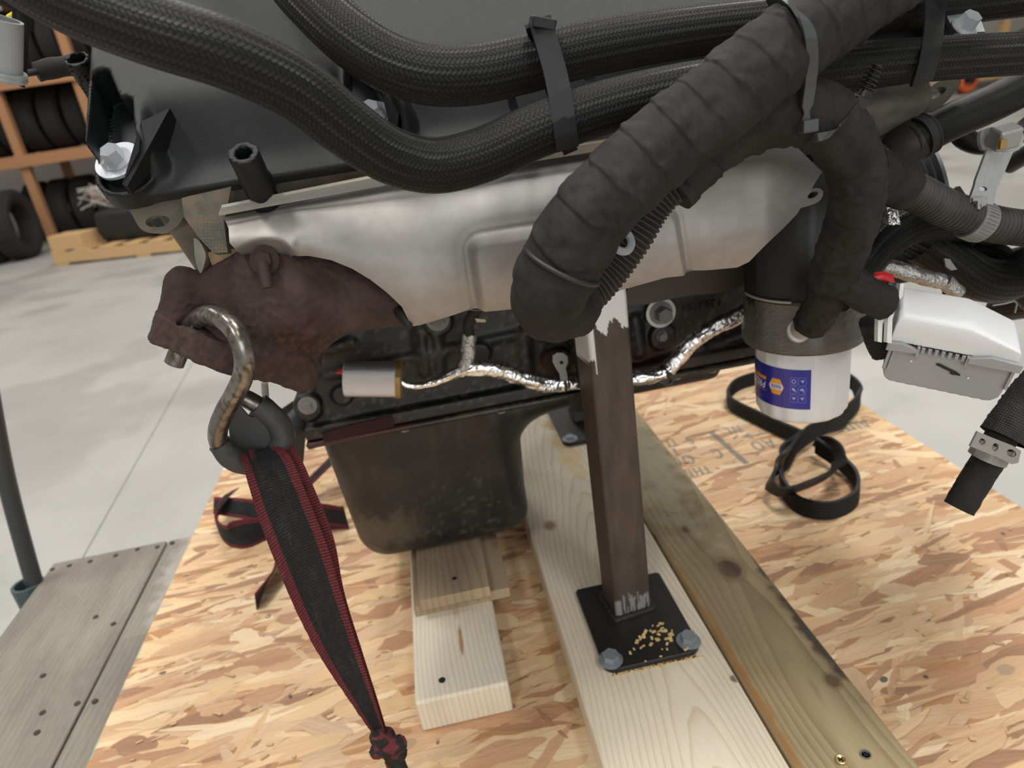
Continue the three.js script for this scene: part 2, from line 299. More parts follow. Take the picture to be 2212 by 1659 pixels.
// lumber: rings of a sawn log cut by the board face
function lumber({ w = 2048, h = 512, len, wid, base, late, spacing = 0.005, pith = 0.02, depth = 0.05, tilt = 0.02, wob = 0.01, knots = [], seed = 1, sharp = 3, blotch = 0.12, stains = [] }) {
  return draw(w, h, (g) => {
    const im = g.createImageData(w, h), d = im.data;
    for (let y = 0; y < h; y++) for (let x = 0; x < w; x++) {
      let X = x / w * len, Y = (0.5 - y / h) * wid, kn = 0, kd = 1e9;
      let push = 0;
      for (const [kx, ky, kr, kdark] of knots) { const dx = (X - kx) / 1.35, dy = Y - ky, q = Math.hypot(dx, dy) / kr; push += Math.exp(-q * q * 0.16) * kr * 1.3 * Math.sign(dy || 1) * (1 - Math.exp(-Math.abs(dy) / kr * 1.5)); if (q < kd) { kd = q; kn = kdark; } }
      const yy = Y - pith + 0.5 * push + wob * N3(X * 3, Y * 5, seed), zz = depth + tilt * X + 0.5 * wob * N3(X * 2.1 + 9, Y * 2, seed + 3);
      const r = Math.hypot(yy, zz) / spacing + 0.15 * N3(X * 9, Y * 60, seed), f = r - Math.floor(r);
      let k = Math.pow(f, sharp) * (f > 0.93 ? (1 - f) / 0.07 : 1);
      const fine = 0.5 + 0.5 * N3(X * 25, Y * 900, seed + 7), big = 0.5 + 0.5 * fbm(X * 4, Y * 14, seed + 9, 3);
      let c = mix3(base, late, clamp(k * 0.8 + 0.1 * fine)); const m = 1 - blotch * big - 0.05 * fine; c = c.map((q) => q * m);
      if (kd < 2.2) { const ring = 0.5 + 0.5 * Math.sin(kd * 14 + N3(X * 40, Y * 40, seed)); c = mix3(c, mix3(late, [0.07, 0.035, 0.02], kn), sstep(2.0, 0.8, kd) * (kd < 0.95 ? 0.97 : 0.6 + 0.3 * ring)); }
      for (const [sx, sy, rx, ry, col, amt] of stains) { const q = Math.hypot((X - sx) / rx, (Y - sy) / ry) + 0.5 * fbm(X * 30, Y * 30, seed + 20, 4); c = mix3(c, col, amt * sstep(1.1, 0.45, q)); }
      const i = (y * w + x) * 4; d[i] = toByte(c[0]); d[i + 1] = toByte(c[1]); d[i + 2] = toByte(c[2]); d[i + 3] = 255;
    }
    g.putImageData(im, 0, 0);
  }, true, len, wid);
}
const woodBump = tex(512, 512, (u, v) => 0.5 + 0.5 * (TN(u * 12, v * 200, 12, 200) - 0.5) + 0.3 * (TN(u * 40, v * 256, 40, 256) - 0.5), false, 0.25, 0.09);

// oriented strand board: long flakes pressed flat, most of them lying across the sheet
const OSBW = 1.1, OSBL = 1.35;
function osb(kind) {
  const r = rng(77), s = 2048 / OSBW;
  return draw(2048, 2048, (g) => {
    g.fillStyle = kind ? '#808080' : '#b98a5c'; g.fillRect(0, 0, 2048, 2048); g.save(); g.scale(1, OSBW / OSBL);
    const pal = ['#ebcb9c', '#e3bf90', '#eed4a8', '#dab488', '#d2aa80', '#cda078', '#c2966e', '#e7c898', '#f0dab2', '#b58a68', '#a27a5c', '#dcbc94', '#d3b490', '#e0bd8e', '#e2c49a', '#d8b68a'];
    for (let n = 0; n < 6400; n++) {
      const late = n / 6400, x = r() * 2048, y = r() * 2048 * OSBL / OSBW, L = (0.036 + 0.095 * Math.pow(r(), 1.4)) * s, w = (0.005 + 0.02 * Math.pow(r(), 1.5)) * s;
      const a = (r() - 0.5) * 0.45 + (r() - 0.5) * 0.35 + (r() < 0.12 ? (r() - 0.5) * 2.4 : 0) - 0.08, col = pal[Math.floor(r() * pal.length)], hgt = Math.floor(96 + 120 * r());
      g.save(); g.translate(x, y); g.rotate(a); g.globalAlpha = kind ? 0.85 : 0.9;
      const pts = [], m = 7; for (let i = 0; i <= m; i++) pts.push([-L / 2 + L * i / m + (r() - 0.5) * L * 0.05, -w / 2 * (1 - 0.75 * Math.pow(Math.abs(i / m * 2 - 1), 3)) + (r() - 0.5) * w * 0.3]); for (let i = m; i >= 0; i--) pts.push([-L / 2 + L * i / m + (r() - 0.5) * L * 0.05, w / 2 * (1 - 0.75 * Math.pow(Math.abs(i / m * 2 - 1), 3)) + (r() - 0.5) * w * 0.3]);
      const path = (dx, dy) => { g.beginPath(); pts.forEach(([px, py], i) => (i ? g.lineTo(px + dx, py + dy) : g.moveTo(px + dx, py + dy))); g.closePath(); };
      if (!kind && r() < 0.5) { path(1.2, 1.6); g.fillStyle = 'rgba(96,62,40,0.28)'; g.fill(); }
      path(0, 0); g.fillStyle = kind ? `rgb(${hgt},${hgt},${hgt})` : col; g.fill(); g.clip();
      const lines = Math.floor(w / 2.2); g.lineWidth = 1;
      for (let i = 0; i < lines; i++) { const yy = -w / 2 + w * r(), q = r(); g.strokeStyle = kind ? `rgba(60,60,60,${0.12 * q})` : q < 0.6 ? `rgba(120,74,44,${0.03 + 0.10 * r()})` : `rgba(255,236,200,${0.22 * r()})`; g.beginPath(); g.moveTo(-L / 2, yy); g.lineTo(L / 2, yy + (r() - 0.5) * w * 0.22); g.stroke(); }
      g.restore();
      if (!kind && r() < 0.035) { g.globalAlpha = 0.8; g.fillStyle = ['#5d5250', '#6d5a4e', '#4d463f', '#8a5a4a'][Math.floor(r() * 4)]; g.beginPath(); g.ellipse(x, y, 3 + 6 * r(), 2 + 4 * r(), r() * 3, 0, 7); g.fill(); }
      if (!kind && r() < 0.03) { g.globalAlpha = 0.3; g.fillStyle = '#77706a'; g.beginPath(); g.ellipse(x, y, L * 0.12, w * 0.3, a, 0, 7); g.fill(); }
      if (late > 2) break;
    }
    g.restore();
    if (!kind) OSB_PRINT(g);
  }, !kind, OSBW, OSBL);
}
// webbing: black with red borders and cross ribs
const webCol = draw(1024, 256, (g) => {
  g.fillStyle = '#17181b'; g.fillRect(0, 0, 1024, 256); const r = rng(4);
  for (const y of [0, 212]) { g.fillStyle = '#7d2a30'; g.fillRect(0, y, 1024, 44); }
  for (let i = 0; i < 9000; i++) { const y = r() * 256, x = r() * 1024, red = y < 44 || y > 212; g.fillStyle = red ? ['#6d1d26', '#a53440', '#7c3a36', '#5b2626'][Math.floor(r() * 4)] : ['#101114', '#202226', '#303132', '#45443f'][Math.floor(r() * 4)]; g.globalAlpha = 0.55; g.fillRect(x, y, 3 + 5 * r(), 1 + 2 * r()); }
  for (let i = 0; i < 26; i++) { const x = r() * 1024, y = 60 + 130 * r(), w = 40 + 130 * r(); for (let k = 0; k < 90; k++) { g.globalAlpha = 0.16 + 0.2 * r(); g.fillStyle = ['#6a6860', '#77736a', '#55534d'][k % 3]; g.fillRect(x + (r() + r() - 1) * w, y + (r() + r() - 1) * 26, 4 + 8 * r(), 1 + 1.5 * r()); } }
  for (let i = 0; i < 60; i++) { g.globalAlpha = 0.35; g.fillStyle = ['#5a3a2c', '#8f4a4c', '#4a1c20'][i % 3]; g.fillRect(r() * 1024, r() < 0.5 ? 44 * r() : 212 + 44 * r(), 20 + 60 * r(), 3 + 12 * r()); }
  g.globalAlpha = 0.75; g.fillStyle = '#0a0a0c'; for (let x = 0; x < 1024; x += 16) g.fillRect(x + 2 * r(), 0, 5, 256);
}, true, 0.13, 1);
const webBump = tex(256, 128, (u, v) => Math.pow(Math.abs(Math.sin(u * Math.PI * 16)), 0.7) * (0.7 + 0.3 * Math.abs(Math.sin(v * Math.PI * 26 + Math.floor(u * 16) * 1.57))), false, 0.0325, 1);
const meshBump = tex(128, 128, (u, v) => Math.abs(Math.sin(u * Math.PI * 2)) * 0.5 + Math.abs(Math.sin(v * Math.PI * 2 + Math.PI * (u > 0.5))) * 0.5, false, 0.003);

const M = {
  hose: phys({ map: braidCol, bumpMap: braidBump, bumpScale: 0.0007, roughnessMap: braidRough, roughness: 1, specularIntensity: 0.5 }),
  plastic: phys({ color: C(0.0095, 0.0105, 0.0115), roughness: 0.46, specularIntensity: 0.6, bumpMap: at(grain, 0.028), bumpScale: 0.00014 }),
  clip: phys({ color: C(0.012, 0.0125, 0.014), roughness: 0.42, specularIntensity: 0.7, bumpMap: at(grain, 0.02), bumpScale: 0.00008 }),
  tie: phys({ color: C(0.05, 0.053, 0.056), roughness: 0.4 }),
  tieBlack: phys({ color: C(0.014), roughness: 0.38 }),
  tape: phys({ color: C(0.018, 0.0175, 0.017), vertexColors: true, roughness: 0.7, bumpMap: at(grain, 0.022), bumpScale: 0.0002, specularIntensity: 0.5 }),
  conduit: phys({ color: C(0.018), roughness: 0.5, bumpMap: at(grain, 0.03), bumpScale: 0.00006 }),
  dustyConduit: phys({ color: C(0.04, 0.039, 0.036), roughness: 0.6, bumpMap: at(cloud, 0.03), bumpScale: 0.0002 }),
  shield: phys({ vertexColors: true, color: C(0.80, 0.79, 0.80), metalness: 0.6, roughness: 0.58, bumpMap: at(grain, 0.02), bumpScale: 0.00005 }),
  cast: std({ color: C(0.29, 0.275, 0.25), metalness: 0.55, roughness: 0.62, bumpMap: at(grain, 0.022), bumpScale: 0.0005, vertexColors: true }),
  rust: std({ vertexColors: true, color: C(1), roughness: 0.86, bumpMap: at(grain, 0.02), bumpScale: 0.0006 }),
  iron: phys({ vertexColors: true, color: C(1), roughness: 0.5, bumpMap: at(cloud, 0.05), bumpScale: 0.0008 }),
  pan: phys({ vertexColors: true, color: C(1), roughness: 0.42, bumpMap: at(cloud, 0.12), bumpScale: 0.0003 }),
  zinc: std({ color: C(0.55, 0.57, 0.60), metalness: 0.85, roughness: 0.38, bumpMap: at(cloud, 0.02), bumpScale: 0.0002 }),
  zincDull: std({ color: C(0.36, 0.36, 0.35), metalness: 0.7, roughness: 0.55, bumpMap: at(cloud, 0.02), bumpScale: 0.0003 }),
  steel: std({ color: C(0.30, 0.29, 0.275), metalness: 0.8, roughness: 0.46, roughnessMap: at(scuff, 0.05), bumpMap: at(cloud, 0.03), bumpScale: 0.0003, vertexColors: true }),
  tube: std({ vertexColors: true, color: C(1), metalness: 0.35, roughness: 0.55, bumpMap: at(scuff, 0.05), bumpScale: 0.0002 }),
  black: phys({ color: C(0.012), roughness: 0.5 }),
  blackSoft: std({ color: C(0.014), roughness: 0.85 }),
  rubber: phys({ color: C(0.008), specularIntensity: 0.6, roughness: 0.42, bumpMap: at(grain, 0.04), bumpScale: 0.0001 }),
  rubberGrey: phys({ color: C(0.042, 0.043, 0.045), roughness: 0.6, bumpMap: at(cloud, 0.03), bumpScale: 0.0003 }),
  foil: std({ color: C(0.86, 0.87, 0.88), metalness: 1, roughness: 0.24, bumpMap: at(cloud, 0.02), bumpScale: 0.0012 }),
  foilDull: std({ color: C(0.5, 0.49, 0.47), metalness: 0.9, roughness: 0.42, bumpMap: at(cloud, 0.012), bumpScale: 0.0016 }),
  white: phys({ color: C(0.74, 0.745, 0.75), roughness: 0.35 }),
  filterWhite: phys({ color: C(0.78, 0.79, 0.81), roughness: 0.28, clearcoat: 0.3, clearcoatRoughness: 0.2 }),
  greyPlastic: phys({ color: C(0.33, 0.335, 0.34), roughness: 0.5, bumpMap: at(grain, 0.03), bumpScale: 0.0001 }),
  greyConnector: std({ color: C(0.30, 0.32, 0.33), roughness: 0.6 }),
  brass: std({ color: C(0.36, 0.22, 0.08), metalness: 0.5, roughness: 0.5 }),
  gold: std({ color: C(0.62, 0.44, 0.2), metalness: 0.9, roughness: 0.35 }),
  red: phys({ color: C(0.52, 0.02, 0.025), roughness: 0.4 }), teal: phys({ color: C(0.01, 0.22, 0.2), roughness: 0.45 }), green: phys({ color: C(0.01, 0.12, 0.09), roughness: 0.45 }), yellow: phys({ color: C(0.7, 0.6, 0.04), roughness: 0.4 }),
  web: std({ map: webCol, bumpMap: webBump, bumpScale: 0.0011, roughness: 0.85 }),
  wood: (t, b = 0.0003) => std({ map: t, roughness: 0.68, bumpMap: woodBump, bumpScale: b }),
  blonde: std({ color: C(0.62, 0.40, 0.19), roughness: 0.75, bumpMap: woodBump, bumpScale: 0.0003 }),
  orangeWood: std({ color: C(0.43, 0.215, 0.10), roughness: 0.75, bumpMap: woodBump, bumpScale: 0.0003 }),
  tyre: std({ color: C(0.022, 0.0215, 0.021), roughness: 0.75, bumpMap: at(cloud, 0.3), bumpScale: 0.002 }),
  wall: std({ color: C(0.72, 0.71, 0.68), roughness: 0.9 }),
  ceiling: std({ color: C(0.78, 0.78, 0.77), roughness: 0.9 }),
  floor: phys({ map: concreteCol, roughnessMap: concreteRough, roughness: 1 }),
};
M.rustDark = std({ color: C(0.05, 0.035, 0.025), roughness: 0.9 });
M.cartPaint = phys({ color: C(0.055, 0.085, 0.085), roughness: 0.5, bumpMap: at(cloud, 0.05), bumpScale: 0.0004 });
M.pole = phys({ color: C(0.035, 0.038, 0.04), roughness: 0.42, bumpMap: at(cloud, 0.05), bumpScale: 0.0003 });
M.plateBlack = phys({ color: C(0.017, 0.0165, 0.017), roughness: 0.42, bumpMap: at(cloud, 0.06), bumpScale: 0.0002 });
M.zincBlue = std({ color: C(0.40, 0.43, 0.48), metalness: 0.8, roughness: 0.45, bumpMap: at(cloud, 0.012), bumpScale: 0.0003 });
function OSB_PRINT(g) {   // mill stamp, upside down from here
  const px = (x) => (x + 0.42) / OSBW * 2048, py = (z) => (z + 1.42) / OSBL * 2048, put2 = (x, y, s, txt) => { const p = Yp(x, y, 0.40); g.save(); g.translate(px(p.x), py(p.z)); g.rotate(Math.PI + 0.03); g.scale(1, OSBW / OSBL * 1.5); g.font = `bold ${s}px sans-serif`; g.textAlign = 'center'; g.textBaseline = 'middle'; g.fillText(txt, 0, 0); g.restore(); };
  g.save(); g.globalAlpha = 0.5; g.fillStyle = '#4f5a68';
  put2(1508, 1026, 40, 'THM'); put2(1478, 1002, 50, 'OO'); put2(1555, 986, 52, 'C'); put2(1464, 982, 40, 'I'); put2(1456, 963, 40, 'TI'); put2(1496, 957, 44, 'S'); put2(1655, 967, 50, 'AO'); put2(1590, 935, 40, 'NL'); put2(1850, 925, 46, 'AUN');
  const bar = (a, b, w) => { const p = Yp(a[0], a[1], 0.4), q = Yp(b[0], b[1], 0.4); g.lineWidth = w; g.strokeStyle = '#4a5360'; g.beginPath(); g.moveTo(px(p.x), py(p.z)); g.lineTo(px(q.x), py(q.z)); g.stroke(); };
  bar([1542, 940], [1620, 1009], 17); bar([1630, 948], [1665, 941], 7);
  const a = [[1606, 952], [1622, 941], [1636, 953]].map(([x, y]) => Yp(x, y, 0.4)); g.beginPath(); a.forEach((p, i) => (i ? g.lineTo(px(p.x), py(p.z)) : g.moveTo(px(p.x), py(p.z)))); g.fill();
  g.restore();
  g.save(); g.globalAlpha = 0.5; g.strokeStyle = '#8fb3a6'; g.lineWidth = 7; g.setLineDash([40, 60, 20, 90]); g.beginPath(); g.moveTo(2, 200); g.lineTo(2, 2048); g.stroke(); g.restore();   // factory edge paint
}
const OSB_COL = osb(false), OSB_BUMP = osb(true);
M.zincVC = std({ color: C(0.4, 0.41, 0.42), metalness: 0.8, roughness: 0.4, vertexColors: true });
M.castTan = std({ color: C(0.30, 0.22, 0.13), metalness: 0.4, roughness: 0.6, vertexColors: true });
M.castLight = std({ color: C(0.34, 0.335, 0.32), metalness: 0.55, roughness: 0.6, bumpMap: at(grain, 0.022), bumpScale: 0.0003, vertexColors: true });
M.rustBolt = std({ color: C(0.05, 0.03, 0.024), roughness: 0.75, metalness: 0.3 });
M.zincPale = std({ color: C(0.52, 0.50, 0.47), metalness: 0.6, roughness: 0.55 });
M.iron2 = std({ color: C(0.03, 0.03, 0.029), roughness: 0.5 });
M.adapter = std({ color: C(0.14, 0.138, 0.128), metalness: 0.4, roughness: 0.55, bumpMap: at(cloud, 0.05), bumpScale: 0.0006, roughnessMap: at(scuff, 0.1) });
M.foilCan = std({ color: C(0.75, 0.77, 0.80), metalness: 1, roughness: 0.24, bumpMap: tex(256, 256, (u, v) => 0.5 + 0.35 * Math.sin(u * Math.PI * 2 * 6) * Math.cos(v * Math.PI * 2 * 6) + 0.3 * (TN(u * 32, v * 32, 32) - 0.5), false, 0.014), bumpScale: 0.00012 });
M.meshSleeve = std({ color: C(0.022), vertexColors: true, roughness: 0.7, bumpMap: meshBump, bumpScale: 0.0009 });
M.rubber2 = phys({ color: C(0.03, 0.028, 0.025), roughness: 0.55 });
M.bracket = std({ color: C(0.40, 0.41, 0.42), metalness: 0.6, roughness: 0.5, bumpMap: at(cloud, 0.02), bumpScale: 0.0002 });
M.bracket2 = std({ color: C(0.24, 0.24, 0.235), metalness: 0.4, roughness: 0.6 });
M.dustyConduitV = phys({ color: C(0.03, 0.029, 0.027), vertexColors: true, roughness: 0.55 });
M.pulley = std({ color: C(0.10, 0.10, 0.105), metalness: 0.5, roughness: 0.5 });
// ---------- the hall ----------
const RX0 = -8, RX1 = 11, RZ0 = -11, RZ1 = 6.5, TH = 0.2;
const boxAt = (x0, x1, y0, y1, z0, z1) => boxUV(new THREE.BoxGeometry(x1 - x0, y1 - y0, z1 - z0).toNonIndexed().translate((x0 + x1) / 2, (y0 + y1) / 2, (z0 + z1) / 2));
{ // slab in two pours with a sawn joint between them
  const A = Yp(404, 804, 0), B = Yp(187, 1190, 0), d = V(B.x - A.x, 0, B.z - A.z).normalize(), n = V(d.z, 0, -d.x), R = [[RX0 - TH, RZ0 - TH], [RX1 + TH, RZ0 - TH], [RX1 + TH, RZ1 + TH], [RX0 - TH, RZ1 + TH]], side = (s) => { const f = ([x, z]) => s * ((x - A.x) * n.x + (z - A.z) * n.z) - 0.0016, out = []; R.forEach((p, i) => { const q = R[(i + 1) % 4], a = f(p), b = f(q); if (a >= 0) out.push(p); if ((a >= 0) !== (b >= 0)) { const t = a / (a - b); out.push([mix(p[0], q[0], t), mix(p[1], q[1], t)]); } }); return boxUV(new THREE.ExtrudeGeometry(new THREE.Shape(out.map(([x, z]) => new THREE.Vector2(x, -z))), { depth: TH, bevelEnabled: false }).rotateX(-Math.PI / 2).translate(0, -TH, 0)); };
  const f = new THREE.Group(); f.name = 'floor'; f.userData.kind = 'structure'; scene.add(f);
  part(f, 'slab', side(1), M.floor); part(f, 'slab', side(-1), M.floor);
  part(f, 'joint_filler', boxAt(-0.02, 0.02, -TH, -0.006, -14, 14).applyMatrix4(new THREE.Matrix4().makeBasis(n, V(0, 1, 0), d).setPosition(A)), std({ color: C(0.30, 0.29, 0.27), roughness: 0.9 }));
}
struct('ceiling', boxAt(RX0 - TH, RX1 + TH, CEIL + 0.35, CEIL + 0.35 + TH, RZ0 - TH, RZ1 + TH), M.ceiling);
struct('wall_back', boxAt(RX0 - TH, RX1 + TH, 0, CEIL + 0.35, RZ0 - TH, RZ0), M.wall);
struct('wall_left', boxAt(RX0 - TH, RX0, 0, CEIL + 0.35, RZ0, RZ1), M.wall);
struct('wall_right', boxAt(RX1, RX1 + TH, 0, CEIL + 0.35, RZ0, RZ1), M.wall);
struct('wall_front', boxAt(RX0 - TH, RX1 + TH, 0, CEIL + 0.35, RZ1, RZ1 + TH), M.wall);
LAMPS.forEach(([x, z, w, l, s], i) => {
  const t = thing('ceiling_light', V(x, CEIL, z), 'long white light panel hanging under the hall ceiling', 'light', 'light panels under the ceiling');
  part(t, 'housing', boxAt(x - w / 2 - 0.03, x + w / 2 + 0.03, CEIL + 0.02, CEIL + 0.09, z - l / 2 - 0.03, z + l / 2 + 0.03), M.white);
  for (const k of [-1, 1]) part(t, 'hanger', new THREE.CylinderGeometry(0.008, 0.008, 0.27, 8).translate(x, CEIL + 0.215, z + k * l * 0.35), M.zincDull);
  part(t, 'diffuser', boxAt(x - w / 2, x + w / 2, CEIL, CEIL + 0.02, z - l / 2, z + l / 2), std({ color: C(0.8), emissive: LAMP_TINT, emissiveIntensity: 1.6, roughness: 0.6 }));
  const L = new THREE.RectAreaLight(LAMP_TINT, s, w, l); L.name = 'panel_glow'; L.position.set(0, -0.012, 0); L.rotation.x = -Math.PI / 2; t.add(L);
});
// the daylit opening in the front wall, behind the camera: a translucent roller door panel that glows with the day outside
DAY.forEach((d) => {
  const t = thing('window', V(d.at.x, d.at.y - d.h / 2, RZ1 - 0.05), 'wide daylit opening with a pale translucent panel in the hall wall', 'window');
  t.name = 'window_1'; t.userData = { kind: 'structure' };
  part(t, 'window_frame', join([[-1, 0], [1, 0], [0, -1], [0, 1]].map(([a, b]) => a ? boxAt(d.at.x + a * d.w / 2 - 0.06, d.at.x + a * d.w / 2 + 0.06, d.at.y - d.h / 2 - 0.06, d.at.y + d.h / 2 + 0.06, RZ1 - 0.12, RZ1) : boxAt(d.at.x - d.w / 2, d.at.x + d.w / 2, d.at.y + b * d.h / 2 - 0.06, d.at.y + b * d.h / 2 + 0.06, RZ1 - 0.12, RZ1))), M.zincDull);
  part(t, 'window_pane', boxAt(d.at.x - d.w / 2, d.at.x + d.w / 2, d.at.y - d.h / 2, d.at.y + d.h / 2, RZ1 - 0.06, RZ1 - 0.04), std({ color: C(0.8), emissive: d.tint, emissiveIntensity: 1.4, roughness: 0.4 }));
  const L = new THREE.RectAreaLight(d.tint, d.power, d.w, d.h); L.name = 'daylight'; L.position.set(0, d.h / 2, -0.03); t.add(L);
});
// ---------- the cart, its boards and the lumber on it ----------
const YD = 0.389, YO = 0.40, YB = 0.438;
const plateP = (o, z, thick, holes = [], smooth = true, back = V(0, -0.2, -1)) => {   // plate over a picture outline, with holes given as [x, y, rx, ry, turn]
  const s = new THREE.Shape(); s.setFromPoints(smooth ? new THREE.SplineCurve(o.concat([o[0]]).map(([x, y]) => new THREE.Vector2(x, y))).getPoints(o.length * 8) : o.map(([x, y]) => new THREE.Vector2(x, y)));
  for (const h of holes) s.holes.push(hole(h[0], h[1], h[2], h[3] ?? h[2], h[4] ?? 0));
  const g = new THREE.ExtrudeGeometry(s, { depth: 1, bevelEnabled: false, curveSegments: 28 }).toNonIndexed(), p = g.attributes.position, b = back.clone().normalize().multiplyScalar(thick);
  for (let i = 0; i < p.count; i++) { const q = Zp(p.getX(i), p.getY(i), typeof z === 'function' ? z(p.getX(i), p.getY(i)) : z).addScaledVector(b, p.getZ(i)); p.setXYZ(i, q.x, q.y, q.z); }
  g.deleteAttribute('uv'); return boxUV(toCreasedNormals(g, 0.5));
};
// board lying along z; uv.x runs along the length from the near end, uv.y across
function board(x0, x1, y0, y1, z0, z1, r = 0.003) {
  const g = rbox(x1 - x0, y1 - y0, z1 - z0, r, 3).translate((x0 + x1) / 2, (y0 + y1) / 2, (z0 + z1) / 2), p = g.attributes.position, n = g.attributes.normal, uv = g.attributes.uv;
  for (let i = 0; i < p.count; i++) { const k = Math.floor(i / 3) * 3, nx = Math.abs(n.getX(k) + n.getX(k + 1) + n.getX(k + 2)), nz = Math.abs(n.getZ(k) + n.getZ(k + 1) + n.getZ(k + 2)), a = p.getX(i), b = p.getY(i), c = p.getZ(i);
    if (nz > 1.8) uv.setXY(i, (b - y0) * 0.25 + (a - x0) * 0.03, a - x0); else uv.setXY(i, z1 - c, nx > 1.8 ? (b - y0) : a - x0); }
  return g;
}
{ // flat cart: plank deck on a steel frame with castors, stake pocket and push pole
  const t = thing('flat_cart', V(-0.02, 0, -0.4), 'weathered grey plank cart with a leaning steel pole in its corner pocket', 'cart');
  const planks = [[-0.635, -0.4665, 3], [-0.464, -0.18, 5], [-0.177, 0.11, 8], [0.113, 0.40, 12], [0.403, 0.60, 15]];
  const gtex = lumber({ w: 1024, h: 256, len: 1.3, wid: 0.29, base: [0.31, 0.28, 0.225], late: [0.235, 0.208, 0.165], spacing: 0.007, pith: 0.5, depth: 0.2, wob: 0.008, seed: 41, blotch: 0.5, sharp: 2,
    stains: [[0.32, 0.02, 0.12, 0.05, [0.2, 0.185, 0.16], 0.6], [0.6, -0.05, 0.1, 0.06, [0.19, 0.175, 0.15], 0.7], [0.15, -0.02, 0.2, 0.04, [0.45, 0.43, 0.39], 0.5], [0.85, 0.03, 0.15, 0.06, [0.25, 0.22, 0.18], 0.5]] });
  const gm = M.wood(gtex, 0.0008);
  planks.forEach(([a, b], i) => { const g = board(a, b, YD - 0.02, YD - (i ? 0.0006 : 0), -1.0, 0.25, 0.0025); const uv = g.attributes.uv; for (let k = 0; k < uv.count; k++) uv.setXY(k, uv.getX(k) + i * 0.27, uv.getY(k) + i * 0.07); part(t, 'plank', g, gm); });
    const nails = [[195, 1213], [250, 1200], [297, 1187], [340, 1182], [372, 1173], [113, 1230], [150, 1222], [93, 1460], [167, 1520], [205, 1515], [80, 1583], [92, 1540], [245, 1348], [207, 1333]];
  nails.forEach(([x, y]) => part(t, 'nail', new THREE.CylinderGeometry(0.0035, 0.0035, 0.002, 10).translate(0, 0, 0).translate(...Yp(x, y, YD + 0.0002).toArray()), M.rustDark));
  part(t, 'frame', join([boxAt(-0.62, -0.57, YD - 0.07, YD - 0.02, -0.98, 0.23), boxAt(0.53, 0.58, YD - 0.07, YD - 0.02, -0.98, 0.23), boxAt(-0.57, 0.53, YD - 0.07, YD - 0.02, -0.98, -0.93), boxAt(-0.57, 0.53, YD - 0.07, YD - 0.02, 0.18, 0.23)]), M.cartPaint);
  for (const x of [-0.55, 0.5]) for (const z of [-0.85, 0.1]) {
    const w = part(t, 'castor', join([boxAt(x - 0.045, x + 0.045, YD - 0.085, YD - 0.07, z - 0.045, z + 0.045), boxAt(x - 0.04, x - 0.034, 0.07, YD - 0.085, z - 0.02, z + 0.02), boxAt(x + 0.034, x + 0.04, 0.07, YD - 0.085, z - 0.02, z + 0.02)]), M.zincDull);
    part(w, 'wheel', new THREE.CylinderGeometry(0.09, 0.09, 0.05, 32).rotateZ(Math.PI / 2).translate(x, 0.09, z), M.rubber);
  }
  const B = V(-0.652, YD, -0.953);
  part(t, 'stake_pocket', lathe([[0.0001, -0.055], [0.021, -0.055], [0.021, 0.004], [0.0165, 0.004], [0.0165, -0.05], [0.0001, -0.05]], 32).translate(B.x, B.y - 0.002, B.z), M.cartPaint);
  const top = Zp(-32, 800, -0.955);
  part(t, 'pole', sweep([B.clone().add(V(0.002, -0.05, 0)), B.clone().lerp(top, 0.5), top, top.clone().add(top.clone().sub(B).multiplyScalar(0.6))], 0.0115, { sides: 20 }), M.pole);
}
{ // strand board sheet
  const x0 = -0.42, x1 = 0.66, z0 = -1.42, z1 = -0.08, g = rbox(x1 - x0, YO - YD, z1 - z0, 0.0015, 1).translate((x0 + x1) / 2, (YO + YD) / 2, (z0 + z1) / 2), p = g.attributes.position;
  for (let i = 0; i < p.count; i++) g.attributes.uv.setXY(i, p.getX(i) - x0 + (YO - p.getY(i)) * 0.3, z1 - p.getZ(i));
  g.translate(0, 0.0002, 0);
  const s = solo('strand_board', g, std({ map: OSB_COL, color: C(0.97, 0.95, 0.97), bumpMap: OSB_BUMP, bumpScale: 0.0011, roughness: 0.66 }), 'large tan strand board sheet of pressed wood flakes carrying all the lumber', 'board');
  void s;
}
{ // loose flakes lifted off the sheet: too many small ones to count
  const r = rng(31), G = [];
  for (let i = 0; i < 260; i++) { const x = -0.4 + 1.04 * r(), z = -0.95 + 0.72 * r(); if (x > -0.09 && x < 0.31) continue; const L = 0.004 + 0.016 * r() * r(), w = 0.0008 + 0.003 * r(), g = new THREE.BoxGeometry(L, 0.0005, w); g.rotateZ((r() - 0.5) * 0.25); g.rotateY((r() - 0.5) * 1.4); g.translate(x, YO + 0.0011 + 0.001 * r(), z); const k = 0.75 + 0.3 * r(); paint(g.toNonIndexed(), () => [0.62 * k, 0.43 * k, 0.25 * k]); G.push(paint(g.toNonIndexed(), () => [0.66 * k, 0.46 * k, 0.26 * k])); }
  solo('wood_splinters', G, std({ vertexColors: true, color: C(1), roughness: 0.8 }), 'small loose wood splinters scattered over the strand board', 'splinters', null, 'stuff');
}
